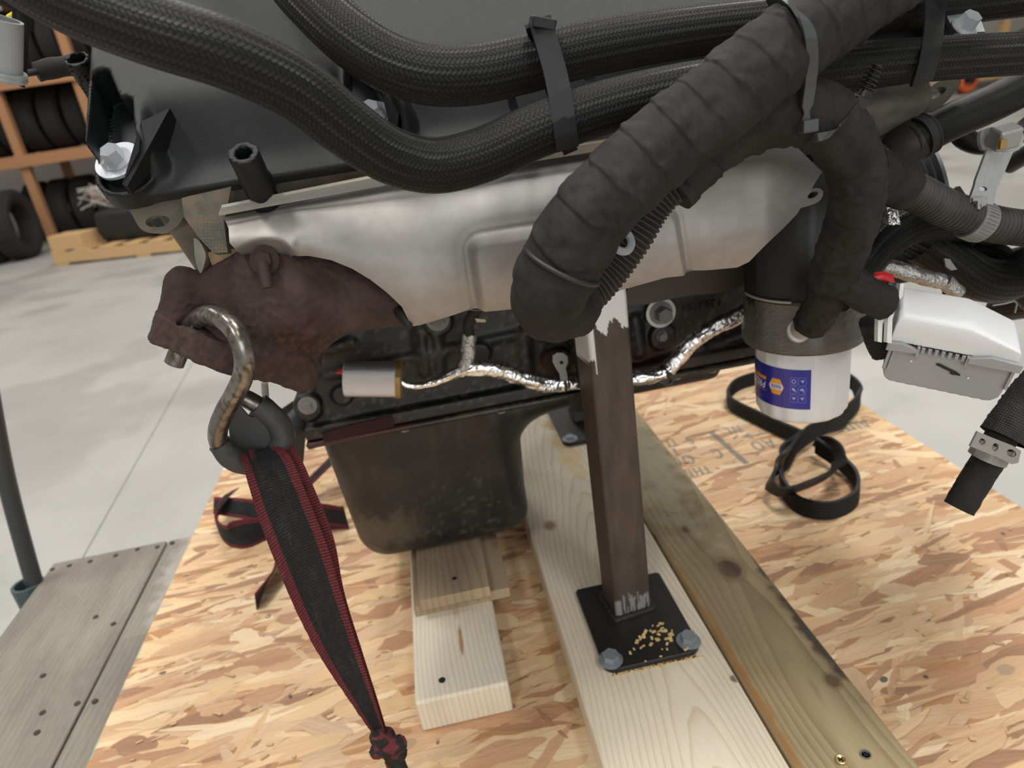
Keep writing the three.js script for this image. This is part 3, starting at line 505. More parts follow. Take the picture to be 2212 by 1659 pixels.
{ // pale 2x4 block on the left
  const t = thing('wood_block', V(-0.04, YO, -0.86), 'short pale wood block with one screw hole under the oil pan', 'block');
  const tx = lumber({ w: 1024, h: 256, len: 0.7, wid: 0.089, base: [0.87, 0.80, 0.655], late: [0.66, 0.50, 0.335], spacing: 0.0045, pith: 0.16, depth: 0.03, tilt: 0.01, wob: 0.006, seed: 21, blotch: 0.08, sharp: 4, stains: [[0.072, 0.006, 0.03, 0.0022, [0.45, 0.24, 0.11], 0.95], [0.12, 0.004, 0.02, 0.004, [0.6, 0.42, 0.26], 0.5]] });
  const w = part(t, 'timber', board(-0.0855, 0.0048, YO, YB, -1.2, -0.5205, 0.0035), M.wood(tx)); void w;
  const h = Yp(955, 1470, YB);
  part(t, 'screw_hole', new THREE.CylinderGeometry(0.0035, 0.0028, 0.0016, 16).translate(h.x, YB + 0.0001, h.z), M.blackSoft);
}
{ // pale plank under the post
  const tx = lumber({ len: 1.1, wid: 0.145, base: [0.86, 0.765, 0.605], late: [0.62, 0.44, 0.26], spacing: 0.0042, pith: 0.012, depth: 0.012, tilt: 0.075, wob: 0.007, seed: 33, blotch: 0.1, sharp: 5, knots: [[0.62, -0.045, 0.006, 0.5]], stains: [[0.80, 0.02, 0.1, 0.02, [0.72, 0.5, 0.22], 0.6], [0.9, 0.02, 0.03, 0.02, [0.5, 0.31, 0.1], 0.6], [0.325, 0.066, 0.005, 0.005, [0.18, 0.1, 0.07], 0.9]] });
  solo('plank', board(0.0672, 0.2088, YO, YB, -1.3, -0.14, 0.0035), M.wood(tx), 'wide pale planed plank carrying the brown steel post', 'plank');
}
{ // treated board beside it
  const t = thing('treated_board', V(0.256, YO, -0.72), 'greenish brown treated board with dark knots beside the pale plank', 'board');
  const tx = lumber({ len: 1.25, wid: 0.0905, base: [0.47, 0.365, 0.205], late: [0.27, 0.185, 0.085], spacing: 0.0062, pith: 0.02, depth: 0.022, tilt: 0.012, wob: 0.012, seed: 57, blotch: 0.3, sharp: 2, knots: [[0.46, 0.012, 0.011, 0.95], [0.29, 0.03, 0.005, 0.7], [0.175, -0.014, 0.009, 0.85], [0.655, -0.012, 0.007, 0.9], [0.545, -0.005, 0.004, 0.7]],
    stains: [[0.36, 0.045, 0.10, 0.012, [0.05, 0.035, 0.025], 0.95], [0.46, 0.05, 0.05, 0.008, [0.06, 0.04, 0.03], 0.9], [0.33, -0.042, 0.18, 0.007, [0.36, 0.17, 0.04], 0.8], [0.75, 0, 0.25, 0.05, [0.56, 0.50, 0.34], 0.6], [0.4, -0.01, 0.12, 0.03, [0.30, 0.22, 0.13], 0.4]] });
  const g = board(0.2112, 0.3025, YO, YB - 0.001, -1.32, -0.15, 0.004), p = g.attributes.position;
  for (let i = 0; i < p.count; i++) if (p.getX(i) > 0.295 && p.getY(i) > 0.42) { const q = clamp(0.5 + 1.2 * fbm(p.getZ(i) * 9, 2, 5, 2)); p.setX(i, p.getX(i) - 0.004 * q); }
  part(t, 'timber', g, M.wood(tx, 0.0005));
  for (const [x, y, m] of [[1816, 1642, 1], [1870, 1629, 0]]) {
    const c = Yp(x, y, YB), s = part(t, 'screw', m ? lathe([[0.0001, 0.0008], [0.0012, 0.0004], [0.0036, 0.0014], [0.0042, 0.001], [0.0042, -0.002], [0.0001, -0.002]], 24).translate(c.x, YB, c.z) : lathe([[0.0001, -0.001], [0.003, -0.001], [0.0036, 0.0003], [0.0044, 0.0003], [0.0044, -0.003], [0.0001, -0.003]], 24).translate(c.x, YB, c.z), m ? M.gold : M.zincDull);
    part(s, 'cross_slot', join([0, 1].map((k) => new THREE.BoxGeometry(0.0042, 0.0012, 0.0009).rotateY(k * Math.PI / 2 + 0.5).translate(c.x, YB + (m ? 0.0009 : -0.0006), c.z))), M.blackSoft);
  }
}
{ // packing boards between block and pan
  const tx = lumber({ w: 512, h: 256, len: 0.3, wid: 0.11, base: [0.50, 0.375, 0.245], late: [0.33, 0.22, 0.13], spacing: 0.006, pith: 0.05, depth: 0.05, wob: 0.01, seed: 71, blotch: 0.3 });
  const low = thing('packing_board', V(-0.027, YB, -0.75), 'lower wide packing board lying on the pale wood block', 'board');
  part(low, 'timber', board(-0.081, 0.0258, YB, YB + 0.0125, -0.9, -0.641, 0.0012), M.wood(tx));
  const up = thing('packing_board', V(-0.033, YB + 0.0125, -0.75), 'upper narrow packing board touching the bottom of the oil pan', 'board');
  part(up, 'timber', board(-0.073, 0.0045, YB + 0.0125, YB + 0.026, -0.9, -0.633, 0.0012), M.wood(tx));
  const h = Yp(982, 1250, YB + 0.026); part(up, 'screw_hole', new THREE.CylinderGeometry(0.0028, 0.0025, 0.0014, 14).translate(h.x, YB + 0.026, h.z), M.blackSoft);
}
// ---------- steel post on its foot plate ----------
function hexBolt(parent, name, c, d, r, m, { washer = 0, wm, cap = 0, flange = 1.35, h = 0.8 } = {}) {   // flanged hexagon head, with washer below it
  const b = part(parent, name, join([put(hexHead(r, r * h).translate(0, r * (0.25 + h / 2), 0), V(0, 0, 0), d), put(lathe([[1e-5, 0], [r * flange, 0], [r * flange, r * 0.12], [r * 1.05, r * 0.28], [1e-5, r * 0.28]], 32), V(0, 0, 0), d), put(lathe([[1e-5, r * (0.24 + h)], [r * 0.62, r * (0.24 + h)], [r * 0.7, r * (0.27 + h)], [r * 0.78, r * (0.25 + h)], [r * 0.8, r * 0.4]].reverse(), 24), V(0, 0, 0), d)]).translate(c.x, c.y, c.z), m);
  if (washer) part(b, 'washer', put(lathe([[1e-5, -0.0022], [washer - 0.0003, -0.0022], [washer, -0.0019], [washer, -0.0003], [washer - 0.0003, 0], [1e-5, 0]], 40), c.clone(), d), wm ?? m);
  return b;
}
function footPlate(parent, x0, x1, z0, z1, y) {
  const s = new THREE.Shape(), r = 0.012, w = x1 - x0, h = z1 - z0; s.moveTo(r, 0); s.lineTo(w - r, 0); s.absarc(w - r, r, r, -Math.PI / 2, 0); s.lineTo(w, h - 0.003); s.lineTo(w - 0.003, h); s.lineTo(0.003, h); s.lineTo(0, h - 0.003); s.lineTo(0, r); s.absarc(r, r, r, Math.PI, 1.5 * Math.PI);
  return part(parent, 'foot_plate', boxUV(new THREE.ExtrudeGeometry(s, { depth: 0.0044, bevelEnabled: true, bevelSize: 0.0008, bevelThickness: 0.0008, bevelOffset: -0.0008, bevelSegments: 2, curveSegments: 14 }).rotateX(-Math.PI / 2).translate(x0, y + 0.0008, z1)), M.plateBlack);
}
const POSTX = 0.1425, POSTZ = -0.5865;
{
  const t = thing('steel_post', V(POSTX, YB, POSTZ), 'square brown steel post welded to a black foot plate on the pale plank', 'post');
  footPlate(t, 0.0955, 0.1905, -0.6225, -0.5015, YB + 0.0002);
  const s = new THREE.Shape(), hw = 0.0195, r = 0.0035; const rr = (q, w, k) => { const run = (ax, ay, bx, by) => { for (let i = 1; i <= 30; i++) q.lineTo(mix(ax, bx, i / 30), mix(ay, by, i / 30)); }; q.moveTo(-w + k, -w); run(-w + k, -w, w - k, -w); q.absarc(w - k, -w + k, k, -Math.PI / 2, 0); run(w, -w + k, w, w - k); q.absarc(w - k, w - k, k, 0, Math.PI / 2); run(w - k, w, -w + k, w); q.absarc(-w + k, w - k, k, Math.PI / 2, Math.PI); q.lineTo(-w, -w + k); q.absarc(-w + k, -w + k, k, Math.PI, 1.5 * Math.PI); };
  rr(s, hw, r); const inn = new THREE.Path(); rr(inn, hw - 0.003, 0.002); s.holes.push(inn);
  const y0 = YB + 0.0062, y1 = 0.83, raw = new THREE.ExtrudeGeometry(s, { depth: y1 - y0, steps: 360, bevelEnabled: false, curveSegments: 5 }).rotateX(-Math.PI / 2).rotateY(0.13).translate(POSTX, y0, POSTZ).toNonIndexed();
  raw.deleteAttribute('uv'); boxUV(raw);
  paint(raw, (x, y, z, nx, ny, nz) => {
    const a = fbm(x * 60, y * 14, z * 60, 4), b = fbm(x * 240, y * 40, z * 240, 3), edge = Math.abs(x - POSTX) + Math.abs(z - POSTZ);
    let c = mix3([0.062, 0.045, 0.036], [0.10, 0.075, 0.06], clamp(0.5 + a)); c = mix3(c, [0.075, 0.06, 0.055], clamp(b));
    if (y > 0.757 + 0.03 * fbm(x * 70 + 3, y * 12, z * 70, 4) + (x < POSTX - 0.012 ? -0.03 : 0)) c = [0.74, 0.75, 0.75];                     // white paint brushed on the top
    if (y < 0.468 + 0.012 * fbm(x * 160, 1, z * 160, 3) && N3(x * 300, y * 25, z * 300) > -0.15 && nz > 0.3) c = [0.30, 0.295, 0.29]; // ground bright above the weld
    return c;
  });
  part(t, 'square_tube', raw, M.tube);
  const bead = []; const r2 = rng(8); for (let k = 0; k < 56; k++) { const q = k / 14, sd = Math.floor(q), u = (q - sd) * 2 - 1, L = hw + 0.001, [x, z] = [[u * L, L], [L, -u * L], [-u * L, -L], [-L, u * L]][sd]; const v = V(x, 0, z).applyAxisAngle(V(0, 1, 0), 0.13); bead.push(new THREE.SphereGeometry(0.0036 + 0.0008 * r2(), 10, 8).scale(1, 0.85, 1).translate(POSTX + v.x, YB + 0.0066, POSTZ + v.z)); }
  part(t, 'weld_bead', bead, M.plateBlack);
  for (const [x, y] of [[1319, 1424], [1487, 1383]]) { const c = Yp(x, y, YB + 0.0072); hexBolt(t, 'lag_bolt', c.setY(YB + 0.0062), V(0.06, 1, 0.05), 0.0082, M.zincBlue, { flange: 1.42, h: 0.72 }); }
}
{ // far post foot, mostly hidden behind the pan
  const t = thing('steel_post', V(0.20, YB, -1.02), 'far black foot plate and post end seen between the oil pan and the brown post', 'post');
  footPlate(t, 0.158, 0.253, -1.09, -0.955, YB + 0.0002);
  part(t, 'square_tube', rbox(0.038, 0.2, 0.038, 0.003).translate(0.207, YB + 0.106, -1.035), std({ color: C(0.05, 0.045, 0.04), roughness: 0.5 }));
  for (const [x, z] of [[0.170, -0.967], [0.24, -0.967]]) hexBolt(t, 'lag_bolt', V(x, YB + 0.0062, z), V(0, 1, 0), 0.0068, M.zincBlue, { flange: 1.75, h: 0.62 });
}
{ // drill shavings on the foot plate
  const r = rng(17), G = [];
  for (let i = 0; i < 46; i++) { const q = i < 30 ? Yp(1372 + 75 * r() + 8, 1345 + 62 * r(), YB + 0.0067) : Yp(1350 + 150 * r(), 1360 + 75 * r(), YB + 0.0067); const s = 0.0008 + 0.0026 * r(); const g = new THREE.BoxGeometry(s * 1.7, 0.0008, s).rotateZ((r() - 0.5) * 0.8).rotateY(r() * 6).translate(q.x, YB + 0.0068, q.z); G.push(g); }
  for (let i = 0; i < 170; i++) { const q = Yp(1325 + 185 * r(), 0, YB), x = 0.1 + 0.09 * r(), z = -0.5015 + 0.0005 + 0.0035 * r() * r(); void q; const s = 0.0005 + 0.0011 * r(); G.push(new THREE.BoxGeometry(s * 1.4, 0.0007, s).rotateY(r() * 6).translate(x, YB + 0.0004, z)); }
  solo('wood_shavings', G, std({ color: C(0.72, 0.52, 0.22), roughness: 0.85 }), 'yellow drill shavings lying on the black foot plate and along its edge', 'shavings', null, 'stuff');
}
{ // grooved drive belt dropped on the sheet, twisted into a figure of eight
  const P = (x, y, h) => Yp(x, y, YO + h);
  const pts = [P(1735, 948, 0.016), P(1640, 905, 0.013), P(1575, 868, 0.013), P(1590, 832, 0.013), P(1660, 812, 0.013), P(1760, 805, 0.013), P(1835, 822, 0.013), P(1856, 858, 0.014), P(1828, 895, 0.018), P(1770, 925, 0.022), P(1722, 958, 0.022), P(1690, 1000, 0.020), P(1692, 1050, 0.016), P(1730, 1092, 0.0135), P(1790, 1102, 0.0135), P(1845, 1078, 0.0135), P(1848, 1035, 0.0135), P(1810, 995, 0.018), P(1762, 962, 0.028)];
  const up = pts.map((p, i) => V(0, 0.0128, 0).add(V(0, 0, i > 7 && i < 12 ? -0.003 : 0)));
  const t = thing('drive_belt', V(0.5, YO, -0.9), 'black grooved drive belt lying twisted on the strand board below the filter', 'belt');
  part(t, 'belt_loop', ribbon(pts, up, 0.0042, { seg: 220, across: 12, belly: (_, s) => 0.0007 * Math.cos(s * Math.PI * 6) }), M.rubber);
  part(t, 'tie', new THREE.TorusGeometry(0.009, 0.0016, 8, 28).scale(1, 1.5, 1).rotateY(0.5).translate(...P(1735, 945, 0.020).toArray()), M.greyPlastic);
  const q = [P(1762, 962, 0.028), P(1800, 975, 0.036), P(1818, 1005, 0.04), P(1800, 1040, 0.04), P(1748, 1075, 0.036), P(1690, 1095, 0.03), P(1662, 1082, 0.028), P(1668, 1050, 0.032), P(1700, 1000, 0.034), P(1722, 955, 0.032), P(1735, 948, 0.024)].map((p, i) => { const [x, y] = [[1762, 952], [1800, 962], [1815, 990], [1800, 1018], [1748, 1045], [1690, 1062], [1664, 1048], [1672, 1020], [1702, 975], [1722, 945], [1735, 938]][i]; return Yp(x, y, p.y); });
  part(t, 'belt_twist', ribbon(q, q.map((p, i) => V(0.0015, 0.0095, (i > 1 && i < 7) ? 0.0065 : 0.004)), 0.0042, { seg: 110, across: 10 }), M.rubber);
}
{ // spare webbing heaped on the sheet
  const t = thing('webbing_heap', V(-0.3, YO, -1.0), 'folded heap of dark red-edged webbing on the strand board', 'strap');
  const P = (x, y, h) => Yp(x, y, YO + h), fold = (name, p, w, o) => part(t, name, ribbon(p, w, 0.0016, { seg: 40, across: 6, ...o }), M.web);
  fold('webbing_fold', [P(462, 1092, 0.03), P(520, 1098, 0.034), P(600, 1110, 0.033), P(700, 1112, 0.03), P(745, 1118, 0.022)], [V(0, 0.008, -0.012), V(0, 0.01, -0.013), V(0, 0.015, -0.008), V(0, 0.019, 0), V(0, 0.018, 0)]);
  fold('webbing_fold', [P(500, 1062, 0.045), P(478, 1090, 0.04), P(470, 1128, 0.022), P(500, 1160, 0.019), P(580, 1140, 0.019), P(690, 1122, 0.019), P(748, 1118, 0.019)], [V(0.012, 0.004, 0), V(0.012, 0.008, 0), V(0.004, 0.017, 0.004), V(0, 0.019, 0), V(0, 0.019, 0), V(0, 0.019, 0), V(0, 0.019, 0)]);
  fold('webbing_tail', [P(590, 1120, 0.03), P(602, 1165, 0.02), P(600, 1215, 0.014), P(578, 1255, 0.013), P(553, 1300, 0.0125)], [V(0.003, 0.016, 0.004), V(0.006, 0.014, 0.004), V(0.009, 0.011, 0.004), V(0.008, 0.012, 0.004), V(0.002, 0.012, 0)]);
  fold('webbing_tail', [P(620, 1090, 0.02), P(660, 1050, 0.03), P(700, 1010, 0.05), P(735, 975, 0.055)], [V(0.013, 0.006, 0.01), V(0.013, 0.006, 0.01), V(0.012, 0.006, 0.012), V(0.012, 0.006, 0.012)]);
}
// ---------- the engine ----------
const eng = thing('engine', V(0.1, 0.466, -0.85), 'used engine block with black plastic cover, silver heat shield and rusty manifold on wooden supports', 'engine');
// plane of the tilted cover: x along the engine, t up and back, n outwards
const CO = V(0, 0.9587, -0.4695), CT = V(0, 0.66, -0.751), CN = V(0, 0.751, 0.66);
const cov = (x, t, n) => V(x, CO.y + CT.y * t + CN.y * n, CO.z + CT.z * t + CN.z * n);
const Pp = (px, py, n) => { const r = ray(px, py), o = CO.clone().addScaledVector(CN, n), k = o.clone().sub(EYE).dot(CN) / r.dot(CN), q = EYE.clone().addScaledVector(r, k), d = q.clone().sub(CO); return { x: q.x, t: d.dot(CT), q }; };
const loc = (x, y, z) => { const dy = y - CO.y, dz = z - CO.z; return [x, dy * CT.y + dz * CT.z, dy * CN.y + dz * CN.z]; };
const segD = (x, y, ax, ay, bx, by, r1, r2) => { const dx = bx - ax, dy = by - ay, h = clamp(((x - ax) * dx + (y - ay) * dy) / (dx * dx + dy * dy)); return Math.hypot(x - ax - dx * h, y - ay - dy * h) - mix(r1, r2, h); };
const polyD = (P) => (x, y) => { let d = 1e9, s = 1; for (let i = 0, j = P.length - 1; i < P.length; j = i++) { const [ax, ay] = P[i], [bx, by] = P[j], ex = bx - ax, ey = by - ay, wx = x - ax, wy = y - ay, h = clamp((wx * ex + wy * ey) / (ex * ex + ey * ey)); d = Math.min(d, Math.hypot(wx - ex * h, wy - ey * h)); if ((ay > y) !== (by > y) && x < (bx - ax) * (y - ay) / (by - ay) + ax) s = -s; } return s * d; };
{
  const onT = (l, n = 0) => l.map(([x, y]) => { const p = Pp(x, y, n); return [p.x, p.t]; });
  const [[b1x, b1t], [a1x, a1t], [w1x, w1t]] = onT([[254, 342], [232, 190], [280, 250]], -0.012);
  const [[b2x, b2t], [a2x, a2t]] = onT([[806, 250], [772, 140]], -0.012);
  const gusset = (l, deep) => { const top = l.map(([x, y, n]) => { const p = Pp(x, y, n); return [p.x, p.t, n]; }), P = [], tri = (a, b, c) => P.push(...cov(...a).toArray(), ...cov(...b).toArray(), ...cov(...c).toArray()), low = top.map(([x, t, n]) => [x, t, Math.max(n - deep, -0.033)]); for (let i = 1; i < top.length - 1; i++) { tri(top[0], top[i], top[i + 1]); tri(low[0], low[i + 1], low[i]); } top.forEach((a, i) => { const j = (i + 1) % top.length; tri(a, low[i], top[j]); tri(top[j], low[i], low[j]); }); const g = new THREE.BufferGeometry(); g.setAttribute('position', new THREE.BufferAttribute(new Float32Array(P), 3)); g.computeVertexNormals(); return boxUV(g); };
  const boss = Pp(525, 330, -0.004), lug = Pp(163, 124, -0.006), bossY = onT([[525, 330]])[0];
  const X0 = Pp(176, 320, -0.004).x, X1 = 0.405;
  const f = (x, y, z) => {
    const [lx, t, n] = loc(x, y, z);
    const p1 = Math.min(segD(lx, t, b1x, b1t, a1x, a1t, 0.0157, 0.006), segD(lx, t, b1x, b1t, w1x, w1t, 0.015, 0.006)), p2 = segD(lx, t, b2x, b2t, a2x, a2t, 0.0165, 0.006);
    const rim = Math.min(1, sstep(0.012, 0.003, p1) + sstep(0.012, 0.003, p2) * 0.7 + sstep(X0 + 0.03, X0 + 0.008, lx));
    const rimT = sstep(b1t - 0.016, b1t + 0.012, t);
    const drop = -0.03 * (1 - sstep(-0.014, 0.052, t)) * (1 - rim * rimT), crown = -0.10 * Math.max(0, t - 0.1) ** 1.3 * 1.2;
    let d = boxD(lx - (X0 + X1) / 2, t - 0.108, n + 0.0175, (X1 - X0) / 2, 0.122, 0.0175, 0.008);
    const cr = Math.hypot(Math.min(lx - (X0 + 0.03), 0), Math.min(t - (-0.014 + 0.03), 0)) - 0.03; d = Math.max(d, cr);            // rounded lower corner
    d = sMax(d, n - drop - crown, 0.007);
    d = sMin(d, boxD(lx - (X0 + X1) / 2, t + 0.0045, n + 0.0325, (X1 - X0) / 2 - 0.010, 0.0115, 0.0045, 0.002), 0.004);              // foot flange
    d = sMin(d, Math.max(Math.hypot(lx - b1x, t - b1t) - 0.0192, n + 0.0225, -0.037 - n), 0.003);
    d = sMin(d, Math.max(Math.hypot(lx - boss.x, t - boss.t) - 0.0092, n + 0.0035, -n - 0.05), 0.002);
    d = sMin(d, Math.max(Math.hypot(lx - lug.x, t - lug.t) - 0.0078, n + 0.006, -n - 0.05), 0.0015);
    d = sMax(d, -Math.max(p1, -n - 0.03), 0.002); d = sMax(d, -Math.max(p2, -n - 0.023), 0.003);
    d = Math.max(d, -Math.max(Math.hypot(lx - boss.x, t - boss.t) - 0.0048, -n - 0.03)); d = Math.max(d, -Math.max(Math.hypot(lx - lug.x, t - lug.t) - 0.0052, -n - 0.04));
    return d;
  };
  void bossY;
  const g = sdfMesh(f, V(X0 - 0.02, 0.885, -0.66), V(X1 + 0.01, 1.105, -0.42), 0.0021);
  const cover = part(eng, 'valve_cover', g, M.plastic, 'black moulded plastic cover');
  part(cover, 'gusset', gusset([[305, 262, -0.001], [300, 325, -0.006], [264, 398, -0.0165], [275, 402, -0.0165], [317, 325, -0.008], [367, 233, -0.0015]], 0.03), M.plastic);
  part(cover, 'gusset', gusset([[814, 148, -0.0015], [840, 266, -0.018], [858, 272, -0.018], [870, 184, -0.006]], 0.03), M.plastic);
  const bc = Pp(253, 345, -0.0205).q; part(cover, 'bolt_boss', put(lathe([[1e-5, 0], [0.0128, 0], [0.0128, -0.012], [1e-5, -0.012]].reverse(), 36), bc.clone().addScaledVector(CN, -0.0021), CN), M.plastic); hexBolt(cover, 'bolt', bc, CN.clone().add(V(-0.12, 0, 0)), 0.0062, M.zinc, { washer: 0.0145, flange: 1.5, h: 1.2 });
  const b2 = Pp(803, 252, -0.0205).q; hexBolt(cover, 'bolt', b2, CN, 0.0062, M.zinc, { washer: 0.0145, flange: 1.5, h: 1.2 });
  const b3 = Pp(2082, 60, 0.002).q; hexBolt(cover, 'bolt', b3, CN.clone().add(V(0.15, 0, 0)), 0.0062, M.zinc, { flange: 1.4, h: 1.2 });
  part(cover, 'washer_plate', gusset([[2044, 32, 0.002], [2062, 72, 0.002], [2128, 68, 0.002], [2120, 46, 0.002], [2096, 28, 0.002]], 0.003), M.zinc);
  const rw = Pp(1243, 184, 0.004).q; part(cover, 'washer', put(lathe([[0.006, 0], [0.0125, 0], [0.0125, 0.002], [0.006, 0.002], [0.006, 0]], 32), rw, CN), M.zinc);
}
{ // cylinder head under the cover
  const X0 = -0.168, X1 = 0.375;
  const f = (x, y, z) => { const [lx, t, n] = loc(x, y, z); let d = boxD(lx - (X0 + X1) / 2, t - 0.085, n + 0.105, (X1 - X0) / 2, 0.087, 0.068, 0.004); d = sMin(d, boxD(lx - 0.335, t + 0.002, n + 0.07, 0.045, 0.014, 0.02, 0.008), 0.008); return d; };
  const g = paint(sdfMesh(f, V(X0 - 0.01, 0.76, -0.66), V(X1 + 0.02, 0.985, -0.47), 0.004), (x, y, z) => { const k = 0.8 + 0.35 * fbm(x * 60, y * 60, z * 60, 3); return [k, k * 0.98, k * 0.93]; });
  const head = part(eng, 'cylinder_head', g, M.cast, 'bare grey cast aluminium');
  const white = (g) => paint(g, (x, y, z) => { const s = fbm(x * 70, y * 70, z * 70, 4), k = 1 + 0.3 * s; return s > 0.12 ? mix3([1.35, 1.08, 0.78], [k, k, k * 0.95], 0.4) : [k, k, k * 0.95]; });
  part(head, 'lifting_ear', white(plateP([[262, 428], [395, 412], [408, 436], [396, 468], [378, 492], [340, 504], [306, 496], [284, 462]], -0.497, 0.012, [[340, 478, 26, 13, -0.1]])), M.cast);
  part(head, 'lifting_ear', white(plateP([[1985, 238], [2010, 190], [2040, 172], [2076, 172], [2062, 200], [2030, 232], [1995, 245]], -0.52, 0.008, [[2022, 201, 24, 10, -0.45]])), M.cast);
  part(head, 'knurled_pad', white(patch([[392, 428], [500, 398], [492, 440], [484, 480], [492, 545], [462, 548], [428, 512], [398, 470]], (x, y) => -0.478 - 0.00008 * (y - 400), { cell: 2.2, thick: 0.012, smooth: false, back: V(0, -0.3, -1), relief: (x, y) => 0.0007 * sstep(455, 475, y) * Math.max(0, Math.cos((x + y) * 0.45) * Math.cos((x - y) * 0.45)) })), M.cast);
  part(head, 'corner_boss', white(plateP([[418, 514], [430, 520], [444, 548], [440, 575], [432, 590], [422, 560]], -0.492, 0.012)), M.castLight);
  part(head, 'corner_boss', white(plateP([[448, 545], [510, 540], [512, 590], [470, 592]], -0.498, 0.012)), M.castTan);
  part(head, 'gasket_strip', white(plateP([[473, 466], [479, 449], [840, 377], [1100, 338], [1345, 300], [1352, 316], [1100, 358], [840, 399]], (x) => -0.4735 - 0.000004 * (x - 470), 0.0022, [], false, V(0, 0.7, -0.7))), M.castLight);
}
{ // heat shield: one pressed sheet
  const top = (x) => x < 830 ? 470 - (x - 478) * 0.21 : x < 1350 ? 396 - (x - 830) * 0.145 : 320 - (x - 1350) * 0.05, bot = (x) => x < 640 ? 560 : x < 900 ? 560 + (x - 640) * 0.56 : x < 1160 ? 704 - (x - 900) * 0.2 : 652 - (x - 1160) * 0.165;
  const z = (x, y) => { const v = clamp((y - top(x)) / (bot(x) - top(x))); return -0.487 + 0.034 * Math.sin(Math.PI * Math.min(1, v * 0.62 + 0.02)) - 0.012 * Math.pow(v, 6) - 0.012 * sstep(620, 500, x) * v - 0.02 * sstep(1650, 1780, x); };
  const c = Math.cos(-0.155), s = Math.sin(-0.155);
  const relief = (x, y) => {
    const dx = x - 1252, dy = y - 590, u = dx * c + dy * s, v = -dx * s + dy * c, q = boxD(u, v, 0, 236, 118, 10, 40) ;
    const tabX = x - 575, tabY = y - 560, tab = Math.hypot(tabX / 1.1, tabY * 1.4);
    return 0.007 * sstep(6, -6, q) - 0.0015 * Math.exp(-Math.pow((q - 9) / 6, 2)) - 0.0012 * Math.exp(-Math.pow((q - 20) / 14, 2)) - 0.006 * sstep(70, 35, tab) + 0.004 * Math.exp(-Math.pow((x - 622 - (y - 510) * 0.4) / 16, 2)) * sstep(500, 530, y) + 0.0007 * N3(x * 0.006, y * 0.008, 3);
  };
  const out = [[479, 471], [600, 446], [830, 398], [1000, 372], [1350, 322], [1520, 310], [1690, 303], [1722, 318], [1752, 348], [1776, 371], [1762, 392], [1742, 428], [1722, 462], [1690, 495], [1652, 532], [1618, 566], [1592, 578], [1500, 586], [1430, 592], [1360, 612], [1250, 640], [1150, 655], [1055, 664], [1010, 672], [908, 702], [889, 705], [884, 694], [868, 662], [836, 632], [800, 604], [760, 580], [715, 562], [668, 553], [636, 549], [612, 572], [590, 584], [562, 582], [538, 566], [518, 551], [496, 524], [494, 492], [486, 474]];
  const g = patch(out, z, { cell: 4.5, thick: 0.0013, smooth: false, back: V(0, 0.12, -1), relief });
  paint(g, (x, y, zz) => {
    const a = fbm(x * 18, y * 26, 4, 4), b = fbm(x * 90, y * 90, 9, 3), sp = N3(x * 260, y * 260, zz * 260);
    let c = mix3([0.40, 0.385, 0.365], [0.52, 0.505, 0.485], clamp(0.5 + 0.7 * a)); c = mix3(c, [0.47, 0.42, 0.35], clamp(0.25 + 0.9 * fbm(x * 9 + 4, y * 14, 2, 3)) * 0.55); c = c.map((q) => q * (1 + 0.08 * b));
    if (sp > 0.975) c = c.map((q) => q * 0.45); return c;
  });
  const sh = part(eng, 'heat_shield', g, M.shield, 'dull silver pressed sheet metal');
  // rolled lip at the lower left edge
  part(sh, 'rolled_lip', paint(sweep([Zp(884, 706, -0.467), Zp(876, 688, -0.473), Zp(862, 672, -0.478), Zp(846, 660, -0.482)], (q, a, t) => 0.0045 * Math.sin(Math.PI * clamp(0.15 + t * 0.85)) + 0.0006, { sides: 16 }), () => [0.05, 0.045, 0.04]), M.shield);
  const tb = Zp(572, 562, -0.4625); hexBolt(sh, 'shield_bolt', tb, V(-0.1, 0.25, 1), 0.0058, M.rustBolt, { flange: 1.6, h: 0.5 });
  part(sh, 'stud', put(new THREE.CylinderGeometry(0.0035, 0.0035, 0.016, 14), Zp(572, 594, -0.449), V(0, 1, -0.35)), M.rustBolt);
  part(sh, 'mounting_tab', paint(plateP([[1690, 448], [1728, 420], [1762, 406], [1778, 414], [1770, 434], [1742, 446], [1700, 456]], -0.503, 0.004, [[1756, 421, 12, 6, -0.45]]), () => [0.34, 0.32, 0.3]), M.shield);
}
